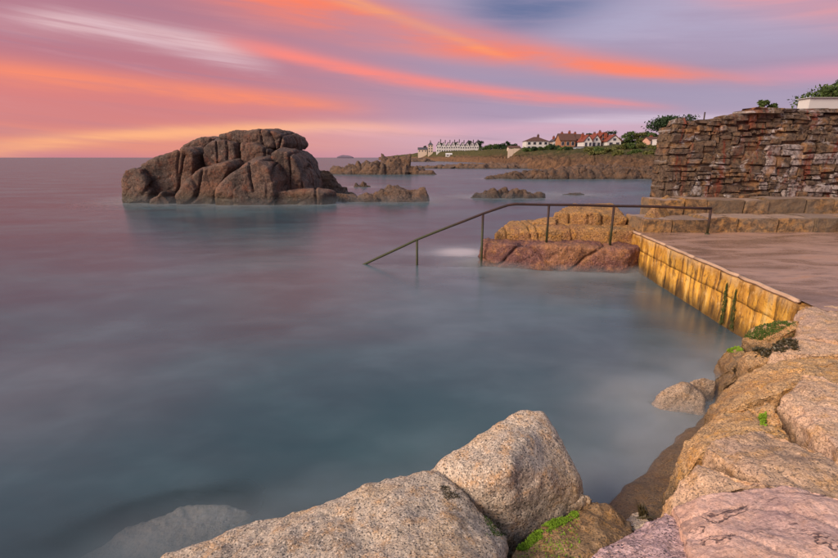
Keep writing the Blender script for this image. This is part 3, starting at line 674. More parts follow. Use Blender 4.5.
fgrock('chunk', 'granite_rock', [(656, 503, 1.35), (662, 492, 1.5), (674, 478, 1.6), (697, 459, 1.7), (730, 470, 1.78), (775, 482, 1.85), (722, 491, 1.75), (668, 510, 1.5)], -0.3, 'granite_pink', 'lumpy ochre and grey chunk of granite wedged under the flat pink slab', smooth=5, amps=((0.05, 2.2), (0.02, 6.0), (0.008, 16)))
fgrock('upslab', 'granite_rock', [(696, 454, 1.6), (699, 440, 1.7), (722, 430, 1.75), (765, 426, 1.75), (802, 440, 1.8), (840, 458, 1.85), (900, 480, 1.95), (900, 530, 1.95), (840, 499, 1.9), (800, 488, 1.85), (760, 481, 1.8), (722, 467, 1.65), (700, 459, 1.52)], 0.3, 'granite_pink', 'thick tilted slab of warm speckled granite lying across the rock pile', smooth=3, out=0.98, groove=((0.03, 1.0, 0.03),))
fgrock('block', 'granite_rock', [(775, 406, 1.45), (786, 388, 1.6), (800, 371, 1.65), (822, 374, 1.68), (845, 384, 1.7), (900, 400, 1.75), (900, 455, 1.75), (838, 448, 1.7), (806, 434, 1.55), (790, 426, 1.4)], 0.3, 'granite_pink', 'angular pink granite block with a flat top and sharp corner', smooth=3, out=1.0)
fgrock('mid', 'granite_rock', [(660, 490, .6), (667, 468, .9), (680, 440, 1.1), (694, 424, 1.25), (722, 406, 1.35), (770, 398, 1.45), (782, 410, 1.5), (795, 430, 1.5), (800, 442, 1.5), (766, 434, 1.5), (722, 440, 1.45), (702, 450, 1.35), (692, 470, 1.1), (672, 492, .8)], -0.9, 'granite_ochre', 'large rounded ochre boulder sloping down to the water below the tilted slab', smooth=7, groove=((0.06, 0.9, 0.035),))
fgrock('long', 'granite_rock', [(699, 412, .6), (718, 392, .85), (737, 374, 1.0), (762, 362, 1.15), (800, 353, 1.25), (830, 352, 1.3), (850, 356, 1.35), (845, 374, 1.45), (800, 376, 1.4), (782, 391, 1.3), (742, 403, 1.1), (714, 412, .85)], -0.9, 'granite_ochre', 'long rounded ochre boulder reaching from the waterline up to the pink block', smooth=7, groove=((0.06, 0.8, 0.035),))
fgrock('shoulder', 'granite_rock', [(782, 378, 1.32), (800, 366, 1.42), (830, 358, 1.46), (880, 356, 1.5), (900, 378, 1.55), (850, 386, 1.55), (800, 384, 1.45)], 0.3, 'granite_ochre', 'low ochre rock shoulder behind the angular pink block', smooth=7, out=1.02)
fgrock('flat', 'granite_rock', [(770, 341, 1.15), (800, 331, 1.30), (840, 324, 1.37), (900, 322, 1.42), (920, 345, 1.45), (860, 353, 1.36), (800, 353, 1.25), (768, 351, 1.1)], 0.1, 'granite_pink', 'smooth pale flat rock meeting the corner of the paved platform', smooth=7)
fgrock('corner', 'granite_rock', [(788, 322, 1.18), (796, 310, 1.34), (804, 303.5, 1.42), (840, 304, 1.45), (940, 308, 1.47), (960, 345, 1.47), (850, 342, 1.42), (800, 334, 1.3)], -0.6, 'granite_pink', 'smooth pinkish rock butting against the end of the platform paving', smooth=6, out=1.0)
fgrock('mossrock', 'granite_rock', [(740, 337, .9), (752, 325, 1.12), (775, 320, 1.26), (800, 318, 1.34), (806, 324, 1.3), (782, 336, 1.1), (757, 343, .85)], -0.8, 'granite_ochre', 'rock capped with dark green algae against the golden sea wall', smooth=6)
fgrock('bare', 'granite_rock', [(735, 362, .75), (745, 351, .95), (758, 346, 1.0), (778, 346, 1.05), (782, 357, 1.0), (747, 369, .8)], -0.8, 'granite_ochre', 'grey brown rock half covered by brown seaweed', smooth=6)
fgrock('weedrock', 'granite_rock', [(716, 358, .45), (726, 346, .7), (742, 343, .8), (750, 352, .75), (737, 365, .6), (721, 366, .4)], -0.9, 'granite_ochre', 'small broken rock with green algae at the foot of the sea wall', smooth=3, amps=((0.06, 2.5), (0.03, 6)))
fgrock('small', 'granite_rock', [(711, 378, .3), (721, 369, .5), (735, 365, .6), (740, 376, .55), (722, 387, .35)], -0.9, 'granite_ochre', 'small tan stone beside the long boulder at the waterline', smooth=5)
fgrock('dome', 'granite_rock', [(655, 402, .02), (662, 391, .3), (674, 385, .43), (690, 384, .43), (702, 392, .35), (703, 404, .2), (685, 412, 0.0), (667, 412, -0.05)], -0.9, 'granite_wet', 'rounded grey brown boulder half drowned in the misty water', smooth=9, grow=0.03, out=1.7)
fgrock('knoblet', 'granite_rock', [(687, 384, .3), (696, 378, .45), (711, 377, .45), (718, 383, .35), (708, 391, .2)], -0.9, 'granite_wet', 'small rounded stone behind the half drowned boulder', smooth=6, grow=0.01, out=1.3)
fgrock('nook', 'granite_rock', [(618, 516, .5), (632, 508, .6), (650, 507, .65), (655, 520, .75), (630, 530, .7)], -0.9, 'granite_grey', 'small wet stone in the gap between the pitted rock and the water', smooth=6)
fgrock('drowned', 'granite_rock', [(60, 575, -.50), (130, 528, -.32), (185, 507, -.25), (228, 503, -.25), (250, 513, -.32), (250, 535, -.38), (180, 600, -.45)], -1.6, 'drowned_rock', 'pale submerged rock glimmering through the shallow water', smooth=10, grow=0.03, out=1.9)
# bedrock below the pile
o = rock('bedrock', [drop(PP((660, 515, .1), (700, 440, .3), (712, 412, .0), (750, 366, .2), (805, 338, .5), (900, 334, .65), (1000, 500, 1.0), (1000, 800, 1.2), (500, 800, .5), (470, 640, .2), (560, 565, .3)), -2.5, 1.0)], 'granite_ochre', 0.06, 5, 0, ((0.08, 1.2), (0.03, 4)))
tag(o, kind='structure')

# ------------------------------------------------------------------ rock island
def lump(outl, Yf, Yb, ff=0.80, fb=0.85, dz=-1.2):
    Ym = Yf * 0.55 + Yb * 0.45; mid = [PD(x, y, Ym) for x, y in outl]; c = sum(mid, Vector()) / len(mid)
    def sc(f, Y): return [Vector((c.x + (p.x - c.x) * f, Y, c.z + (p.z - c.z) * f)) for p in mid]
    pts = mid + sc(ff, Yf) + sc(fb, Yb)
    return pts + [Vector((p.x, p.y, dz)) for p in pts if p.z < 1.2]
IS = empty('rock_island', P(225, 200, 0), 'great rounded granite outcrop of piled boulders rising from the sea', 'rock')
IA = dict(voxel=0.09, smooth=4, grow=0.14, amps=((0.22, 0.22), (0.10, 0.8), (0.03, 2.6)), parent=IS)
isl = [([(138, 199), (136.5, 178), (140, 168), (150, 164.5), (158, 166), (166, 180), (168, 197)], 44.5, 51),
       ([(157, 164), (175, 156.5), (195, 149), (209, 146), (216, 150), (214, 180), (203, 199), (168, 199), (165, 180)], 45.5, 54),
       ([(190, 151), (205, 141), (218, 138), (225, 139), (222, 150), (205, 156)], 48.5, 55),
       ([(213, 152), (215, 146), (222, 140), (232, 138.5), (249, 142), (251, 162), (240, 168), (216, 168)], 46.3, 53),
       ([(225, 137.5), (245, 132.5), (270, 131.5), (289, 133), (298, 137), (300.5, 144), (297, 151), (280, 149), (262, 143), (240, 142)], 47.5, 56),
       ([(250, 142), (264, 142), (280, 150), (283, 172), (262, 172), (251, 166)], 46.2, 53),
       ([(184, 199), (195, 181), (206, 170), (225, 163), (240, 160), (244, 164), (228, 186), (214, 199)], 43.6, 49),
       ([(222, 199), (224, 189), (236, 177), (255, 160.5), (270, 157), (282, 164), (289, 180), (287, 194), (245, 200)], 42.6, 49),
       ([(278, 152), (285, 147), (298, 151), (305, 158), (313, 175), (316, 190), (290, 194), (284, 175)], 45, 53),
       ([(228, 200), (260, 193.5), (290, 189.5), (316, 190), (334, 193), (330, 199), (260, 200)], 43, 46),
       ([(154, 200), (167, 191.5), (176, 199)], 43.5, 46)]
CR = {1: [((186, 158), (180, 196))], 0: [((152, 172), (150, 190))], 3: [((228, 139), (230, 160)), ((218, 143), (220, 165))], 4: [((262, 133), (266, 150)), ((284, 134), (280, 150))],
      5: [((266, 143), (268, 170))], 7: [((250, 165), (255, 190)), ((270, 158), (274, 180))], 8: [((291, 150), (292, 190)), ((300, 153), (304, 190))], 6: [((205, 172), (199, 196))]}
for k, (ol, yf, yb) in enumerate(isl):
    rock('boulder', [lump(ol, yf, yb)], 'island_rock', seed=k * 2.3 + 4, groove=((0.22, 0.22, 0.03), (0.08, 0.6, 0.05)), cracks=[(PD(*a_, yf + 0.5), PD(*b_, yf + 0.5), 0.42, 0.06) for a_, b_ in CR.get(k, ())], **IA)
def reef(name, prof, ybase, n, mat, label, rough=0.7, cat='rock', group=None, voxel=None, seed=1, thick=1.0):
    """jagged low rock: many angular chunks under a traced skyline, standing on the water plane"""
    r = random.Random(seed); Y0 = P((prof[0][0] + prof[-1][0]) / 2, ybase, 0).y; u = Y0 / F; hulls = []
    xs = [p[0] for p in prof]; ys = [p[1] for p in prof]; span = (xs[-1] - xs[0])
    for k in range(n):
        px = xs[0] + span * (k + r.random()) / n; yt = np.interp(px, xs, ys)
        r.random(); t = r.random(); Y = Y0 + (t ** 1.2) * thick * u * 14
        topz = max(PD(px, yt, Y0 + thick * u * 5).z, 0.12) * (1 - 0.55 * abs(t - 0.45) * 2 * r.uniform(0.3, 1))
        w = u * span / n * r.uniform(1.4, 4.2) + 0.2 * topz; c = PD(px, ybase, Y); pts = []
        pk = (r.uniform(-0.7, 0.7) * w, r.uniform(-0.3, 0.3) * w); el = r.uniform(1.0, 2.2)
        for q in range(8):
            a = q / 8 * 6.283 + r.uniform(-.3, .3); s_ = r.uniform(0.6, 1.1)
            pts.append(Vector((c.x + math.cos(a) * w * s_ * el, Y + math.sin(a) * w * s_, -0.6)))
        for q in range(4):
            pts.append(Vector((c.x + pk[0] + r.uniform(-0.5, 0.5) * w * el, Y + pk[1] + r.uniform(-0.4, 0.4) * w, topz * (1.0 if q == 0 else r.uniform(0.35, 0.95)))))
        hulls.append(pts)
    vx = voxel or max(0.09, u * 0.55)
    o = rock(name, hulls, mat, vx, 0, 0.0, ((0.10 * rough * u * 10, 0.7 / u / 8), (0.07 * rough * u * 10, 2.6 / u / 8)), ridge=(0.08 * rough * u * 10, (0.3 / u / 8, 0.3 / u / 8, 1.2 / u / 8)), seed=seed * 1.9)
    return tag(o, label, cat, group)
reef('rock_reef', [(314, 172), (318, 165), (324, 164), (330, 167), (334, 172), (337, 180), (346, 187), (352, 192)], 196, 27, 'reef_rock', 'dark blocky rocks huddled against the right flank of the island', seed=3, thick=0.8)
reef('rock_reef', [(288, 200), (310, 196), (338, 192), (356, 194), (366, 193), (380, 189), (390, 187), (398, 184), (403, 188), (410, 187), (414, 190)], 201.5, 44, 'reef_rock', 'low jagged rock spit trailing off the island at the waterline', seed=4, thick=0.5)
reef('rock_reef', [(334, 167), (345, 165), (356, 163), (364, 160), (372, 158), (380, 161), (386, 154), (394, 152.5), (402, 154), (405, 160), (414, 165), (425, 170)], 174.5, 51, 'reef_rock', 'peaked brown reef with a blocky knob on top between island and shore', seed=5, thick=1.2)
reef('rock_reef', [(356, 186), (359, 181), (363, 181), (366, 186)], 187, 6, 'reef_rock', 'tiny lone rock in the channel between island spit and peaked reef', seed=6, thick=0.3)
reef('rock_reef', [(340, 170), (343, 166), (348, 166), (351, 170)], 172, 6, 'reef_rock', 'small dark rock at the near tip of the peaked reef', seed=16, thick=0.3)
reef('rock_reef', [(478, 195), (484, 190), (494, 187), (504, 188.5), (512, 187.5), (520, 190), (532, 191), (540, 193)], 198, 27, 'reef_rock', 'flat topped brown rock lying alone in the bay beyond the handrail', seed=7, thick=0.6)
reef('rock_reef', [(569, 194), (574, 192.3), (580, 194)], 195, 5, 'reef_rock', 'tiny rock barely breaking the water near the flat topped rock', seed=8, thick=0.3)
reef('rock_shelf', [(492, 177), (505, 173), (530, 169), (560, 167), (600, 165.5), (640, 165), (690, 164)], 179, 102, 'reef_rock', 'broad brown rock shelf below the grassy bank on the far shore', seed=9, thick=1.8, rough=0.8)
reef('rock_shelf', [(560, 170), (600, 163), (640, 161), (690, 160)], 171, 68, 'reef_rock', 'upper brown boulder shelf under the houses with red roofs', seed=10, thick=1.6, rough=0.8)
reef('rock_shelf', [(560, 168), (590, 163), (630, 162), (680, 161)], 173, 60, 'reef_rock', 'tumbled brown boulders between the broad shelf and the grassy bank', seed=22, thick=2.0, rough=0.8)
reef('rock_shelf', [(404, 168), (425, 166), (450, 164.5), (480, 163), (520, 163), (545, 163)], 168.5, 57, 'reef_rock', 'long thin dark rock bar stretching across the inlet', seed=12, thick=0.8, rough=0.8)
reef('rock_shelf', [(486, 163), (510, 160), (540, 158), (575, 157)], 164.5, 57, 'reef_rock', 'rocky shore under the white villa', seed=13, thick=1.2, rough=1.0)
reef('rock_shelf', [(398, 160), (410, 158), (424, 157), (432, 160)], 161.8, 23, 'reef_rock', 'distant low rocks at the tip of the headland', seed=14, thick=0.8)
tag(rock('far_island', [drop([PD(336, 156.6, 2600), PD(343, 154.8, 2620), PD(349, 155.3, 2610), PD(354, 156.7, 2600), PD(345, 156.5, 2700)], -4, 1.05)], 'far_land', 6, 2, 0, ((2.0, 0.02),), keep=False), 'tiny faint island low on the horizon beyond the reef', 'island')

# ------------------------------------------------------------------ houses on the headland
def window(parent, wall, x, y, z, w, h, glass='dark_glass', frame='white_paint', ny=-1):
    o = box('window', (-w / 2 - 0.08, w / 2 + 0.08, -0.06, 0.10, -h / 2 - 0.08, h / 2 + 0.08), frame, parent); o.location = (x, y, z)
    p = box('pane', (-w / 2, w / 2, -0.09, 0.0, -h / 2, h / 2), glass, o)
def house(name, px0, px1, ybase, ytop, Y, label, wall='white_paint', roof='roof_red', kind='gable', eave=0.55, depth=8, chim=((0.3, 0.2),), wins=2, rows=2, wing=None, group=None, sillglass='dark_glass'):
    x0, x1 = PD(px0, ybase, Y).x, PD(px1, ybase, Y).x; zb, zt = PD((px0 + px1) / 2, ybase, Y).z, PD((px0 + px1) / 2, ytop, Y).z
    w, h = x1 - x0, zt - zb; he = h * eave; h_ = empty(name, ((x0 + x1) / 2, Y + depth / 2, zb), label, 'house', group)
    gz = min(ground_at((x0 + x1) / 2, Y) - zb, 0) - 2.5
    bm = bmesh.new(); box_bm(bm, -w / 2, w / 2, -depth / 2, depth / 2, gz, he)
    if kind == 'gable_front':
        a = [bm.verts.new(p) for p in ((-w / 2, -depth / 2, he), (w / 2, -depth / 2, he), (0, -depth / 2, h - 0.1))]; bm.faces.new(a)
        a = [bm.verts.new(p) for p in ((w / 2, depth / 2, he), (-w / 2, depth / 2, he), (0, depth / 2, h - 0.1))]; bm.faces.new(a)
    elif kind == 'gable':
        for s in (-1, 1):
            a = [bm.verts.new(p) for p in ((s * w / 2, -depth / 2, he), (s * w / 2, depth / 2, he), (s * w / 2, 0, h - 0.1))]; bm.faces.new(a)
    link('wall', bm_mesh('wall', bm), wall, h_)
    ov = 0.35; bm = bmesh.new(); T = 0.22
    def slab(q):
        lo = [bm.verts.new(p) for p in q]; hi = [bm.verts.new(Vector(p) + Vector((0, 0, T))) for p in q]
        bm.faces.new(lo[::-1]); bm.faces.new(hi)
        for i in range(4): bm.faces.new((lo[i], lo[(i + 1) % 4], hi[(i + 1) % 4], hi[i]))
    if kind == 'gable':
        for s in (-1, 1): slab([(-w / 2 - ov, s * (depth / 2 + ov), he - 0.2), (w / 2 + ov, s * (depth / 2 + ov), he - 0.2), (w / 2 + ov, 0, h), (-w / 2 - ov, 0, h)])
    elif kind == 'gable_front':
        for s in (-1, 1): slab([(s * (w / 2 + ov), -depth / 2 - ov, he - 0.2), (0, -depth / 2 - ov, h), (0, depth / 2 + ov, h), (s * (w / 2 + ov), depth / 2 + ov, he - 0.2)])
    elif kind == 'hip':
        rl = max(w / 2 - depth / 2, 0.4); b_ = [bm.verts.new((sx * (w / 2 + ov), sy * (depth / 2 + ov), he)) for sx, sy in ((-1, -1), (1, -1), (1, 1), (-1, 1))]; r_ = [bm.verts.new((-rl, 0, h)), bm.verts.new((rl, 0, h))]
        for f in ((b_[0], b_[1], r_[1], r_[0]), (b_[1], b_[2], r_[1]), (b_[2], b_[3], r_[0], r_[1]), (b_[3], b_[0], r_[0])): bm.faces.new(f)
        bm.faces.new(b_[::-1])
    else: box_bm(bm, -w / 2 - 0.1, w / 2 + 0.1, -depth / 2 - 0.1, depth / 2 + 0.1, he, h)
    bmesh.ops.recalc_face_normals(bm, faces=bm.faces[:])
    ro = link('roof', bm_mesh('roof', bm), roof, h_)
    for cx, ch in chim:
        c = box('chimney', (-0.5, 0.5, -0.4, 0.4, -1.2, ch * h), 'roof_slate' if group else 'roof_brown' if kind == 'hip' else 'brick_red', ro); c.location = ((cx - 0.5) * w, 0.3, h - 0.1)
        for q in (-0.22, 0.22):
            pt = box('chimney_pot', (-0.13, 0.13, -0.13, 0.13, 0, 0.5), 'roof_brown', ro); pt.location = ((cx - 0.5) * w + q, 0.3, h - 0.1 + ch * h)
    ww = min(1.3, w / (max(wins, 1) * 2.0)); rh = he / rows
    for r_ in range(rows):
        for k in range(wins): window(h_, None, (k + 0.5) / wins * w - w / 2, -depth / 2, rh * (r_ + 0.52), ww, min(1.5, rh * 0.55), sillglass)
    if kind == 'gable_front': window(h_, None, 0, -depth / 2, he + (h - he) * 0.28, ww * 0.9, min(1.2, (h - he) * 0.35), sillglass)
    return h_
house('villa', 526, 548, 150, 136.5, 240, 'white villa with a low brown hipped roof and dark windows', 'white_paint', 'roof_brown', 'hip', 0.66, 9, ((0.62, 0.16),), 4, 2)
house('annexe', 547.5, 553, 149, 141, 243, 'low pale green grey annexe beside the white villa', 'cream_paint', 'roof_slate', 'flat', 0.86, 6, (), 1, 1)
house('cottage', 553, 560, 147.5, 138, 242, 'narrow white gabled cottage between the villa and the brick house', 'white_paint', 'roof_slate', 'gable_front', 0.68, 7, ((0.3, 0.2),), 1, 2)
house('long_house', 560, 575, 147, 133.5, 215, 'orange brick house with a long brown roof and chimneys', 'brick_orange', 'roof_brown', 'gable', 0.5, 8, ((0.25, 0.12), (0.75, 0.2)), 3, 1)
house('long_house', 574, 584, 147, 134, 216, 'dark shingled house end joined to the orange brick house', 'roof_slate', 'roof_brown', 'gable', 0.62, 8, ((0.3, 0.16),), 2, 2)
house('gabled_house', 583.5, 592, 147.5, 135, 200, 'white rendered gable with red tiled roof next to the dark shingled house', 'white_paint', 'roof_red', 'gable_front', 0.5, 8, ((0.2, 0.16),), 2, 1)
house('gabled_house', 591.5, 600.5, 147.5, 134.5, 203, 'white rendered gable with red tiled roof beside the tall red brick bay', 'white_paint', 'roof_red', 'gable_front', 0.48, 8, ((0.6, 0.18),), 2, 1)
house('brick_house', 599.5, 606.5, 146.5, 132.5, 206, 'tall narrow red brick bay with chimney', 'brick_red', 'roof_red', 'gable_front', 0.7, 8, ((0.4, 0.15),), 1, 2)
house('gabled_house', 607, 620.5, 147.5, 134.8, 200, 'broad blue white gabled house with red roof at the end of the row', 'white_paint', 'roof_red', 'gable_front', 0.5, 9, ((0.15, 0.2),), 2, 1)
house('pink_house', 649, 659, 146.5, 137, 185, 'small salmon pink house among the trees', 'pink_render', 'roof_brown', 'gable', 0.7, 6, ((0.5, 0.2),), 2, 1)
house('turret_house', 660, 674, 146, 139, 170, 'low flat roofed white house with a round lookout beside the dark pine', 'white_paint', 'white_paint', 'flat', 0.88, 6, (), 3, 1)
tur = bpy.data.objects['turret_house']; bm = bmesh.new(); tube_bm(bm, [(0, 0, 2.2), (0, 0, 3.6), (0, 0, 3.65), (0, 0, 4.0), (0, 0, 4.3)], [0.9, 0.9, 1.0, 0.7, 0.15], 16); link('turret', bm_mesh('turret', bm), 'white_paint', tur, (0.4, 0, 0))
conserv = empty('glass_house', PD(578, 155, 195), 'glazed grey sun room on the bank below the brick house', 'sun room')
zh = PD(578, 147, 195).z - conserv.location.z; wv = 2.0
box('base_wall', (-wv, wv, 0, 3, -3, 0.5), 'cream_paint', conserv)
for k in range(5): box('mullion', (-wv + k * wv / 2 - 0.05, -wv + k * wv / 2 + 0.05, -0.05, 0.1, 0.5, zh), 'white_paint', conserv)
for k in range(4): box('pane', (-wv + k * wv / 2 + 0.05, -wv + (k + 1) * wv / 2 - 0.05, 0.0, 0.06, 0.5, zh), 'pale_glass', conserv)
box('roof', (-wv - 0.15, wv + 0.15, -0.2, 3.2, zh, zh + 0.2), 'roof_slate', conserv)
gw = empty('garden_wall', PD(528, 151, 232), 'low cream garden wall in front of the white villa', 'wall')
a_, b_ = PD(508, 151, 232).x - gw.location.x, PD(560, 151, 232).x - gw.location.x
n_ = 9
for k in range(n_): box('wall_panel', (a_ + (b_ - a_) * k / n_ + 0.03, a_ + (b_ - a_) * (k + 1) / n_ - 0.03, 0, 0.5, -4.5, 1.0 + 0.15 * (k % 2)), 'cream_paint', gw, 0.04)
boat = house('shed', 509, 520, 150, 146, 250, 'low cream cottage with pale roof left of the white villa', 'cream_paint', 'roof_brown', 'gable', 0.55, 6, (), 2, 1)
rt = random.Random(21); px = 436.5; k = 0
words = ['first', 'second', 'third', 'fourth', 'fifth', 'sixth', 'seventh', 'eighth', 'ninth', 'tenth']
for k in range(9):
    w = 4.7; house('terrace_house', px, px + w - 0.1, 152.4, 141.8 + rt.uniform(-0.6, 0.6), 560, 'white gabled terrace house, %s of the distant row counted from the sea end' % words[k], 'white_paint', 'roof_slate', 'gable_front', 0.6, 9, ((0.9, 0.2),), 2, 2, group='distant white terrace'); px += w
house('tall_house', 428, 433, 152.5, 142, 585, 'tall cream house standing alone at the sea end of the headland', 'cream_paint', 'roof_slate', 'hip', 0.72, 8, ((0.5, 0.15),), 2, 3)
house('low_house', 418, 427, 152.5, 147.5, 600, 'long low pale building at the very tip of the headland', 'cream_paint', 'roof_slate', 'gable', 0.6, 7, (), 3, 1)
house('low_house', 446, 459, 156.2, 153.2, 500, 'pale blue white boathouse on the shore below the terrace', 'white_paint', 'white_paint', 'gable', 0.6, 7, (), 4, 1)
house('low_house', 462, 475, 155, 152.6, 510, 'long white shed roof below the terrace', 'white_paint', 'white_paint', 'gable', 0.5, 7, (), 3, 1)
house('white_house', 808.5, 870, 107.6, 97.4, 27, 'plain white rendered wall of a building above the stone wall', 'white_paint', 'white_paint', 'flat', 0.96, 0.8, (), 0, 1)

# ------------------------------------------------------------------ trees and plants
def leaves_mesh(name, blobs, n, size, seed, flat=0.6):
    """crown of small two-triangle leaf sprays spread through several uneven clumps"""
    r = np.random.RandomState(seed); vol = np.array([b[3] ** 2 for b in blobs]); pick = r.choice(len(blobs), n, p=vol / vol.sum())
    c = np.array([b[:3] for b in blobs])[pick]; rad = np.array([b[3] for b in blobs])[pick]
    d = r.normal(size=(n, 3)); d /= np.linalg.norm(d, axis=1)[:, None]; rr_ = r.uniform(0.35, 1.0, n) ** 0.6 * (1 + 0.18 * r.normal(size=n))
    p = c + d * (rad * rr_)[:, None] * np.array([1, 1, flat])
    a = r.normal(size=(n, 3)); a /= np.linalg.norm(a, axis=1)[:, None]; b = np.cross(a, r.normal(size=(n, 3))); b /= np.linalg.norm(b, axis=1)[:, None]
    s = size * r.uniform(0.6, 1.4, n)[:, None]; vs = np.concatenate([p - a * s, p + b * s * 0.45, p + a * s, p - b * s * 0.45], 0)
    fs = [(i, i + n, i + 2 * n, i + 3 * n) for i in range(n)]
    return mesh_from(name, vs, fs, False)
def tree(name, loc, h, w, mat, label, n=900, leaf=0.3, seed=1, trunk=0.45, lobes=9, flat=0.7, cat='tree', group=None, lean=0.0):
    r = random.Random(seed); t = empty(name, loc, label, cat, group); bm = bmesh.new()
    tube_bm(bm, [(0, 0, -1.5), (0.02 * h, 0, h * 0.3), (lean * 0.5, 0, h * 0.6), (lean, 0, h * 0.85)], [0.035 * h + .05, 0.028 * h + .03, 0.018 * h + .02, 0.008 * h + .01], 8)
    blobs = []
    for k in range(lobes):
        a = r.uniform(0, 6.283); q = r.uniform(0.15, 0.5) * w; zc = h * r.uniform(trunk, 0.9); rad = w * r.uniform(0.16, 0.28)
        c = (math.cos(a) * q + lean * zc / h, math.sin(a) * q * 0.8, zc); blobs.append(c + (rad,))
        tube_bm(bm, [(lean * 0.3, 0, h * trunk * 0.7), (c[0] * 0.6, c[1] * 0.6, (zc + h * trunk * 0.7) / 2), c], [0.012 * h + .02, 0.008 * h + .015, 0.01], 5)
    blobs.append((lean, 0, h - w * 0.16, w * 0.2)); link('trunk', bm_mesh('trunk', bm, True), 'bark', t)
    link('crown', leaves_mesh('crown', blobs, n, leaf, seed, flat), mat, t); return t
def tree_at(px, ytop, wpx, Y, mat, name, label, n=900, leaf=0.3, seed=1, trunk=0.4, lobes=9, minh=2.0, **kw):
    q = PD(px, ytop, Y); zb = ground_at(q.x, Y); h = max(q.z - zb, minh); return tree(name, (q.x, Y, q.z - h), h, wpx / F * Y, mat, label, n, leaf, seed, trunk, lobes, **kw)
tree_at(670, 114.5, 34, 150, 'leaf_dark', 'pine_tree', 'tall dark spreading pine rising just beyond the end of the stone wall', 4200, 0.36, 3, 0.62, 20, flat=0.5, lean=0.8)
tl = [(611, 131, 9, 215, 'leaf_dark', 'dark round tree behind the broad blue white gable'), (590, 133, 7, 225, 'leaf_dark', 'dark treetop behind the white gables'),
      (626, 133, 11, 205, 'leaf_mid', 'green tree next to the end gable of the row'), (633, 131, 9, 212, 'leaf_mid', 'upright pale green tree between the gabled row and the pink house'),
      (640, 132, 10, 205, 'leaf_warm', 'olive tree left of the pink house'), (647, 131, 9, 210, 'leaf_dark', 'dark tree behind the pink house'),
      (655, 133, 9, 200, 'leaf_mid', 'tree behind and between the pink house and the flat roofed house'),
      (478, 140, 8, 575, 'leaf_dark', 'dark round tree over the inland end of the terrace'), (469, 140.5, 6, 590, 'leaf_dark', 'dark tree poking up behind the middle of the terrace'),
      (456, 142, 5, 590, 'leaf_dark', 'small dark tree behind the seaward half of the terrace'), (441, 143, 5, 590, 'leaf_dark', 'small dark tree behind the seaward end of the terrace'), (425, 145.5, 6, 610, 'leaf_dark', 'low dark tree beside the tall cream house'),
      (486, 146, 9, 470, 'leaf_mid', 'bright green bushy tree right of the terrace'), (494, 144.5, 9, 430, 'leaf_mid', 'green tree on the rise beyond the terrace'), (502, 144, 9, 400, 'leaf_dark', 'dark tree right of the bright green bushes'),
      (507, 141, 5, 395, 'leaf_dark', 'thin pointed tree left of the cream cottage'), (514, 144, 8, 330, 'leaf_dark', 'dark tree behind the cream cottage')]
for k, (px, yt, wp, Y, mat, lb) in enumerate(tl): tree_at(px, yt, wp * 1.15, Y, mat, 'broadleaf_tree', lb, 1500, 0.0010 * Y + 0.12, 30 + k, 0.18, 15, 3.0)
hl = [(528, 148, 10), (537, 147, 11), (546, 146, 11), (555, 146, 11), (564, 147, 10), (570, 147.5, 8)]
for k, (px, yt, wp) in enumerate(hl): tree_at(px, yt, wp, min(ground_hit(px, yt + 4), 228), 'leaf_dark' if k % 2 else 'leaf_mid', 'hedge_bush', 'rounded bush below the white villa, %s of the hedge counted from the cream cottage' % words[k], 900, 0.34, 60 + k, 0.25, 7, 2.0, cat='bush', group='hedge below the white villa')
bl = [(590, 148, 12, 185), (600, 147.5, 11, 184), (611, 148, 12, 182), (622, 144, 14, 182), (632, 143, 14, 178), (643, 143.5, 13, 176), (652, 146, 10, 172), (660, 147, 12, 166), (596, 152, 12, 176), (618, 151, 13, 172), (636, 150, 14, 168), (650, 152, 12, 162)]
for k, (px, yt, wp, Y) in enumerate(bl): tree_at(px, yt, wp, ground_hit(px, yt + 5), ('leaf_warm', 'leaf_mid', 'leaf_warm')[k % 3], 'bank_bush', 'low scrubby bush on the grassy bank below the gabled houses', 900, 0.28, 80 + k, 0.2, 7, 1.5, cat='bush', group='scrub on the bank')
tree('hilltop_bush', (PD(834, 98, 33).x, 33, 5.5), PD(834, 84, 33).z - 5.5, 3.4, 'leaf_mid', 'dense green bush above the white wall', 2600, 0.11, 99, 0.35, 12, cat='bush')
tree('wind_tree', (PD(838, 98, 36).x, 36, 5.5), PD(838, 78, 36).z - 5.5, 2.2, 'leaf_dark', 'small dark tree poking above the green bush over the white wall', 1400, 0.11, 98, 0.6, 7)
for k, (px, yt, wp, lb) in enumerate(((763, 101, 9, 'spiky green plant sprouting from the wall top by the capstones'), (772, 104, 8, 'low tuft of green weed on the wall top'))):
    q = PD(px, 109.5, WY + 0.3); tree('wall_plant', q, PD(px, yt, WY + 0.3).z - q.z, wp / F * WY, 'leaf_mid', lb, 350, 0.06, 110 + k, 0.3, 7, cat='plant')
pole = empty('utility_pole', (PD(705, 112, 75).x, 75, ground_at(PD(705, 112, 75).x, 75)), 'thin wooden utility pole standing up behind the stone wall', 'pole')
ph = PD(705, 112, 75).z - pole.location.z
bm = bmesh.new(); tube_bm(bm, [(0, 0, -3), (0, 0, ph)], [0.13, 0.10], 8); link('shaft', bm_mesh('shaft', bm, True), 'timber_dark', pole)
bm = bmesh.new(); tc = [Vector((wx(752), WY + 1.45, 0)), Vector((40, WY + 1.45, 0)), Vector((75, 58, 0)), Vector((PD(775, 150, 58).x, 58, 0))]
lo = [bm.verts.new((c.x, c.y, -2)) for c in tc]; hi = [bm.verts.new((c.x, c.y, 5.3)) for c in tc]; bm.faces.new(lo[::-1]); bm.faces.new(hi)
for i in range(4): bm.faces.new((lo[i], lo[(i + 1) % 4], hi[(i + 1) % 4], hi[i]))
tag(link('upper_terrace', bm_mesh('upper_terrace', bm), 'headland_ground'), kind='structure')

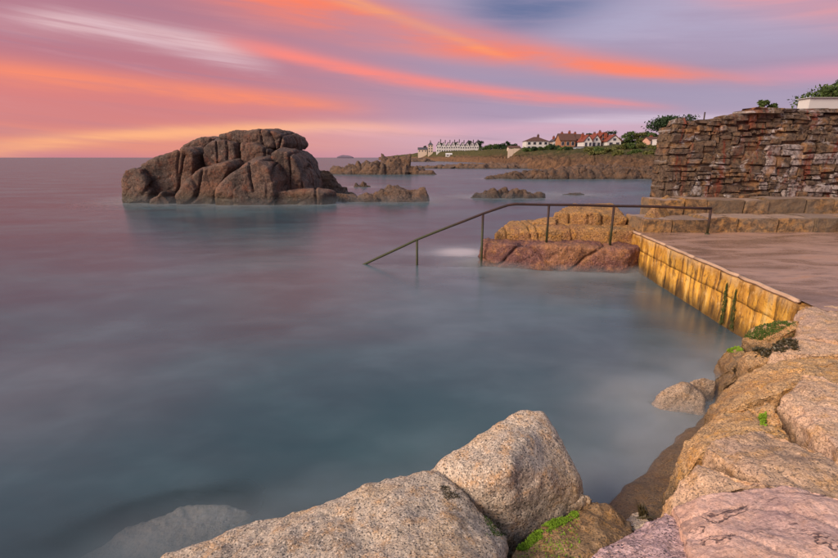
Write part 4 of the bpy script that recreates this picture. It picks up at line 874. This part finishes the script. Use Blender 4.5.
# ------------------------------------------------------------------ moss and seaweed on the near rocks
def bvh_of(o):
    me = o.data; mw = o.matrix_basis
    return BVHTree.FromPolygons([mw @ v.co for v in me.vertices], [tuple(p.vertices) for p in me.polygons])
def inpoly(x, y, poly):
    c = False; j = len(poly) - 1
    for i in range(len(poly)):
        (xi, yi), (xj, yj) = poly[i], poly[j]
        if (yi > y) != (yj > y) and x < (xj - xi) * (y - yi) / (yj - yi) + xi: c = not c
        j = i
    return c
def scatter(o, name, poly, n, size, mat, seed, up=0.5, width=0.35, label=None):
    """tufts rooted on the rock's own surface inside a patch"""
    bv = bvh_of(o); r = random.Random(seed); vs, fs = [], []; xs = [p[0] for p in poly]; ys = [p[1] for p in poly]; base = o.matrix_basis.translation
    k = 0; tries = 0
    while k < n and tries < n * 6:
        tries += 1; x, y = r.uniform(min(xs), max(xs)), r.uniform(min(ys), max(ys))
        if not inpoly(x, y, poly) and r.random() > 0.04: continue
        hit, nr, _, _ = bv.ray_cast(Vector((0, 0, CAMZ)), ray(x, y).normalized())
        if hit is None: continue
        if pnoise(np.array([[hit.x * 9, hit.y * 9, hit.z * 9]]))[0] < -0.34: continue
        a = Vector((r.gauss(0, 1), r.gauss(0, 1), r.gauss(0, 0.5))).normalized(); tip = (nr * up + a * (1 - up)).normalized() * size * r.uniform(0.5, 1.3)
        side = tip.cross(nr); side = side.normalized() * size * width if side.length > 1e-6 else a * size * width
        q = hit - nr * 0.004 - base; i = len(vs); vs += [q - side, q + side, q + tip * 0.6 + side * 0.8, q + tip, q + tip * 0.6 - side * 0.8]; fs.append((i, i + 1, i + 2, i + 3, i + 4)); k += 1
    w = link(name, mesh_from(name, vs, fs, False), mat, o); tag(w, kind='stuff')
    if label: w['label'] = label
scatter(FG['mossy'], 'moss', [(556, 516), (576, 511), (580, 516), (548, 532), (528, 549), (500, 562), (484, 562), (510, 546), (530, 530)], 6500, 0.018, 'moss', 1)
scatter(FG['knob'], 'moss', [(482, 513), (497, 520), (508, 534), (500, 536), (484, 524)], 700, 0.012, 'moss_dark', 2)
scatter(FG['slab'], 'moss', [(484, 508), (496, 518), (506, 536), (494, 536), (484, 520)], 900, 0.012, 'moss_dark', 12)
scatter(FG['slab'], 'weed', [(440, 486), (452, 487), (460, 498), (446, 500)], 500, 0.015, 'weed_brown', 3)
scatter(FG['mossrock'], 'algae', [(742, 337), (752, 326), (778, 321), (796, 322), (780, 331), (760, 340)], 2600, 0.025, 'moss_dark', 4)
scatter(FG['weedrock'], 'algae', [(722, 350), (730, 346), (744, 344), (744, 350), (730, 353)], 900, 0.02, 'moss', 5)
scatter(FG['mid'], 'weed', [(760, 416), (766, 413), (767, 425), (761, 426)], 260, 0.03, 'moss', 6, 0.7)
for key, poly in (('bare', [(752, 349), (765, 343), (780, 345), (782, 353), (765, 357)]), ('flat', [(768, 341), (782, 337), (797, 341), (798, 350), (775, 352)])):
    scatter(FG[key], 'seaweed', poly, 1100, 0.055, 'weed_brown', 7, 0.15, 0.25)
scatter(FG['nook'], 'seaweed', [(638, 508), (654, 508), (656, 518), (640, 518)], 120, 0.12, 'weed_brown', 8, 0.75, 0.06)

# ------------------------------------------------------------------ sea bed and sea
tag(box('seabed', (-60, 60, -6, 70, -6, -3.2), 'seabed_sand'), kind='structure')
def grow_axis(a, b, step, far, q):
    out = list(np.arange(a, b, step)); s = step
    while out[-1] < far: s *= q; out.append(out[-1] + s)
    return out
ysea = grow_axis(-3.0, 24, 0.11, 9000, 1.035)
xr_ = grow_axis(0.0, 11, 0.11, 9000, 1.045); xsea = [-x for x in xr_[:0:-1]] + xr_
XX, YY = np.meshgrid(xsea, ysea, indexing='ij'); nx, ny = XX.shape
pv = np.stack([XX.ravel(), YY.ravel(), np.zeros(XX.size)], 1)
allv, allf, off = [], [], 0
for co, fs in ROCKS:
    if co[:, 1].min() < 26: allv.append(co); allf += [tuple(i + off for i in f) for f in fs]; off += len(co)
bv = BVHTree.FromPolygons([tuple(p) for p in np.concatenate(allv)], allf)
shore = np.concatenate([co[np.abs(co[:, 2]) < 0.12][::2] for co, fs in ROCKS if (np.abs(co[:, 2]) < 0.12).any() and co[:, 2].max() > 0.12])
kd = kdtree.KDTree(len(shore))
for i, p in enumerate(shore): kd.insert((p[0], p[1], 0), i)
kd.balance()
depth = np.full(len(pv), 3.2); dist = np.full(len(pv), 50.0); dn = Vector((0, 0, -1))
near = (pv[:, 1] < 26) & (np.abs(pv[:, 0]) < 16)
for i in np.nonzero(near)[0]:
    h = bv.ray_cast(Vector((pv[i, 0], pv[i, 1], 0.0)), dn, 3.2)
    if h[0] is not None: depth[i] = -h[0].z
mid_ = (pv[:, 1] < 150) & (np.abs(pv[:, 0]) < 90)
for i in np.nonzero(mid_)[0]: dist[i] = kd.find((pv[i, 0], pv[i, 1], 0))[2]
m = ny; fs = [(i * m + j, (i + 1) * m + j, (i + 1) * m + j + 1, i * m + j + 1) for i in range(nx - 1) for j in range(m - 1)]
sea = mesh_from('sea', pv, fs)
cc = lambda px, py, r: np.exp(-(((pv[:, 0] - P(px, py, 0).x) ** 2 + (pv[:, 1] - P(px, py, 0).y) ** 2) / r ** 2))
churn_sheen = np.clip(0.24 * cc(570, 284, 4.2) + 0.08 * cc(560, 320, 6.0) + 0.45 * cc(10, 395, 3.2) + 0.12 * (cc(120, 548, .4) + cc(160, 530, .4) + cc(200, 518, .4) + cc(228, 514, .3)) + 0.75 * cc(462, 252, 1.5) + 0.16 * cc(480, 316, 3.8) + 0.28 * cc(655, 430, 1.1) + 0.16 * cc(400, 318, 3.2) + 0.34 * cc(340, 255, 8.0) + 0.12 * cc(120, 290, 8.0) + 0.30 * cc(225, 206, 9.0), 0, 1)  # foam patches; the left and island ones paint reflected sky light into the colour
for nm, arr in (('depth', depth), ('dist', dist), ('churn_sheen', churn_sheen)):
    at = sea.attributes.new(nm, 'FLOAT', 'POINT'); at.data.foreach_set('value', arr.astype(np.float32))
def sea_mat():
    """long-exposure sea: milky teal body, blurred sky reflection, foam where swell washes the rocks"""
    m, g, b = newmat('silky_sea')
    pos = g.new('ShaderNodeNewGeometry').outputs['Position']
    de = g.new('ShaderNodeAttribute', attribute_name='depth').outputs['Fac']; di = g.new('ShaderNodeAttribute', attribute_name='dist').outputs['Fac']
    n1 = g.noise(g.mapv(pos, (0.5, 1.0, 1)), 0.22, 5, 0.55, 0.5); n2 = g.noise(g.mapv(pos, (0.75, 1.0, 1)), 0.75, 4, 0.5, 0.25)
    c = g.ramp(n1, [(0.36, (0.000, 0.014, 0.022)), (0.50, (0.001, 0.031, 0.043)), (0.66, (0.010, 0.060, 0.073))])
    wisp = g.m('MULTIPLY', g.step(n2, 0.44, 0.80), 0.08)
    c = g.mix(wisp, c, (0.12, 0.25, 0.31))
    ch = g.new('ShaderNodeAttribute', attribute_name='churn_sheen').outputs['Fac']
    c = g.mix(g.m('MULTIPLY', ch, g.m('MULTIPLY_ADD', n2, 0.7, 0.35), clamp=True), c, (0.20, 0.225, 0.25))
    c = g.mix(g.m('MULTIPLY', g.step(ch, 0.55, 1.0), 0.7), c, (0.44, 0.42, 0.42))
    fo = g.m('EXPONENT', g.m('MULTIPLY', di, -0.8)); fo = g.m('MULTIPLY', fo, g.m('MULTIPLY_ADD', n2, 1.0, 0.1))
    c = g.mix(g.m('MULTIPLY', fo, 0.55, clamp=True), c, (0.46, 0.46, 0.47))
    df = g.new('ShaderNodeBsdfDiffuse'); g.put(df.inputs[0], c)
    gl = g.new('ShaderNodeBsdfGlossy'); gl.inputs['Roughness'].default_value = 0.24; gl.inputs[0].default_value = (1, 1, 1, 1)
    nb = g.bump(g.noise(g.mapv(pos, (0.35, 1.0, 1)), 0.7, 4, 0.55), 0.05, 0.3); g.put(gl.inputs['Normal'], nb)
    fr = g.new('ShaderNodeFresnel'); fr.inputs[0].default_value = 1.33
    # waves tilt the facets: the mean reflectance of a rough sea stays well below a mirror's at grazing angles
    fac = g.m('MULTIPLY', g.m('DIVIDE', fr.outputs[0], g.m('ADD', fr.outputs[0], 0.30)), 0.58)
    fac = g.m('MAXIMUM', g.m('SUBTRACT', fac, 0.02), 0.0)
    wm = g.new('ShaderNodeMixShader'); g.put(wm.inputs[0], fac); g.l.new(df.outputs[0], wm.inputs[1]); g.l.new(gl.outputs[0], wm.inputs[2])
    al = g.m('SUBTRACT', 1.0, g.m('EXPONENT', g.m('MULTIPLY', de, -2.9)))
    al = g.m('MULTIPLY_ADD', al, 0.85, 0.15)
    tr = g.new('ShaderNodeBsdfTransparent'); mx = g.new('ShaderNodeMixShader'); g.put(mx.inputs[0], al)
    g.l.new(tr.outputs[0], mx.inputs[1]); g.l.new(wm.outputs[0], mx.inputs[2])
    g.l.new(mx.outputs[0], [n for n in g.n if n.type == 'OUTPUT_MATERIAL'][0].inputs[0])
sea_mat()
tag(link('sea', sea, 'silky_sea'), kind='structure')

# ------------------------------------------------------------------ wash: the milky veil of swell breaking round the rocks
def wash(name, sel, h, w, layers, strength, seed):
    idx = np.nonzero(sel)[0]; keep = np.zeros(len(pv), bool); keep[idx] = True; K = keep.reshape(nx, ny)
    cell = K[:-1, :-1] & K[1:, :-1] & K[1:, 1:] & K[:-1, 1:]; ci, cj = np.nonzero(cell)
    used = np.zeros(len(pv), bool)
    quads = np.stack([ci * ny + cj, (ci + 1) * ny + cj, (ci + 1) * ny + cj + 1, ci * ny + cj + 1], 1); used[quads.ravel()] = True
    remap = np.cumsum(used) - 1; base = pv[used]; dd = dist[used]; V_, F_, A_ = [], [], []
    n = 0.55 + 0.75 * fbm(base * np.array([1, 1, 0]) * (1.1 / w) + seed, 3)
    for k in range(layers):
        zz = h * (k + 0.6) / layers * (0.55 + 0.45 * np.exp(-(dd / w) ** 2)); p = base.copy(); p[:, 2] = zz
        q = 0.04 * h * fbm(base * np.array([1, 1, 0]) / w + k * 3.1, 2); p[:, 2] += q
        A_.append(np.clip(strength * n * np.exp(-(dd / (w * (1 - 0.45 * k / layers))) ** 2) * (1 - 0.75 * k / layers), 0, 0.5)); V_.append(p); F_.append(remap[quads] + k * len(base))
    me = mesh_from(name, np.concatenate(V_), [tuple(int(i) for i in f) for f in np.concatenate(F_)])
    at = me.attributes.new('veil', 'FLOAT', 'POINT'); at.data.foreach_set('value', np.concatenate(A_).astype(np.float32))
    tag(link(name, me, 'wash'), 'milky veil of breaking swell round the rocks at the waterline', 'foam', kind='stuff')
m, g, b = newmat('wash')
al = g.new('ShaderNodeAttribute', attribute_name='veil').outputs['Fac']
df = g.new('ShaderNodeBsdfDiffuse'); g.put(df.inputs[0], (0.46, 0.48, 0.50)); tl_ = g.new('ShaderNodeBsdfTranslucent'); g.put(tl_.inputs[0], (0.46, 0.48, 0.50))
m1 = g.new('ShaderNodeMixShader'); m1.inputs[0].default_value = 0.4; g.l.new(df.outputs[0], m1.inputs[1]); g.l.new(tl_.outputs[0], m1.inputs[2])
tr = g.new('ShaderNodeBsdfTransparent'); mx = g.new('ShaderNodeMixShader'); g.put(mx.inputs[0], al); g.l.new(tr.outputs[0], mx.inputs[1]); g.l.new(m1.outputs[0], mx.inputs[2])
g.l.new(mx.outputs[0], [n for n in g.n if n.type == 'OUTPUT_MATERIAL'][0].inputs[0])
wash('wash', (dist < 1.8) & (pv[:, 1] < 26) & (pv[:, 1] > 4.5), 0.30, 0.9, 7, 0.23, 2.0)
wash('wash', (dist < 5.0) & (pv[:, 1] >= 30) & (pv[:, 1] < 60), 0.75, 2.4, 6, 0.13, 5.0)
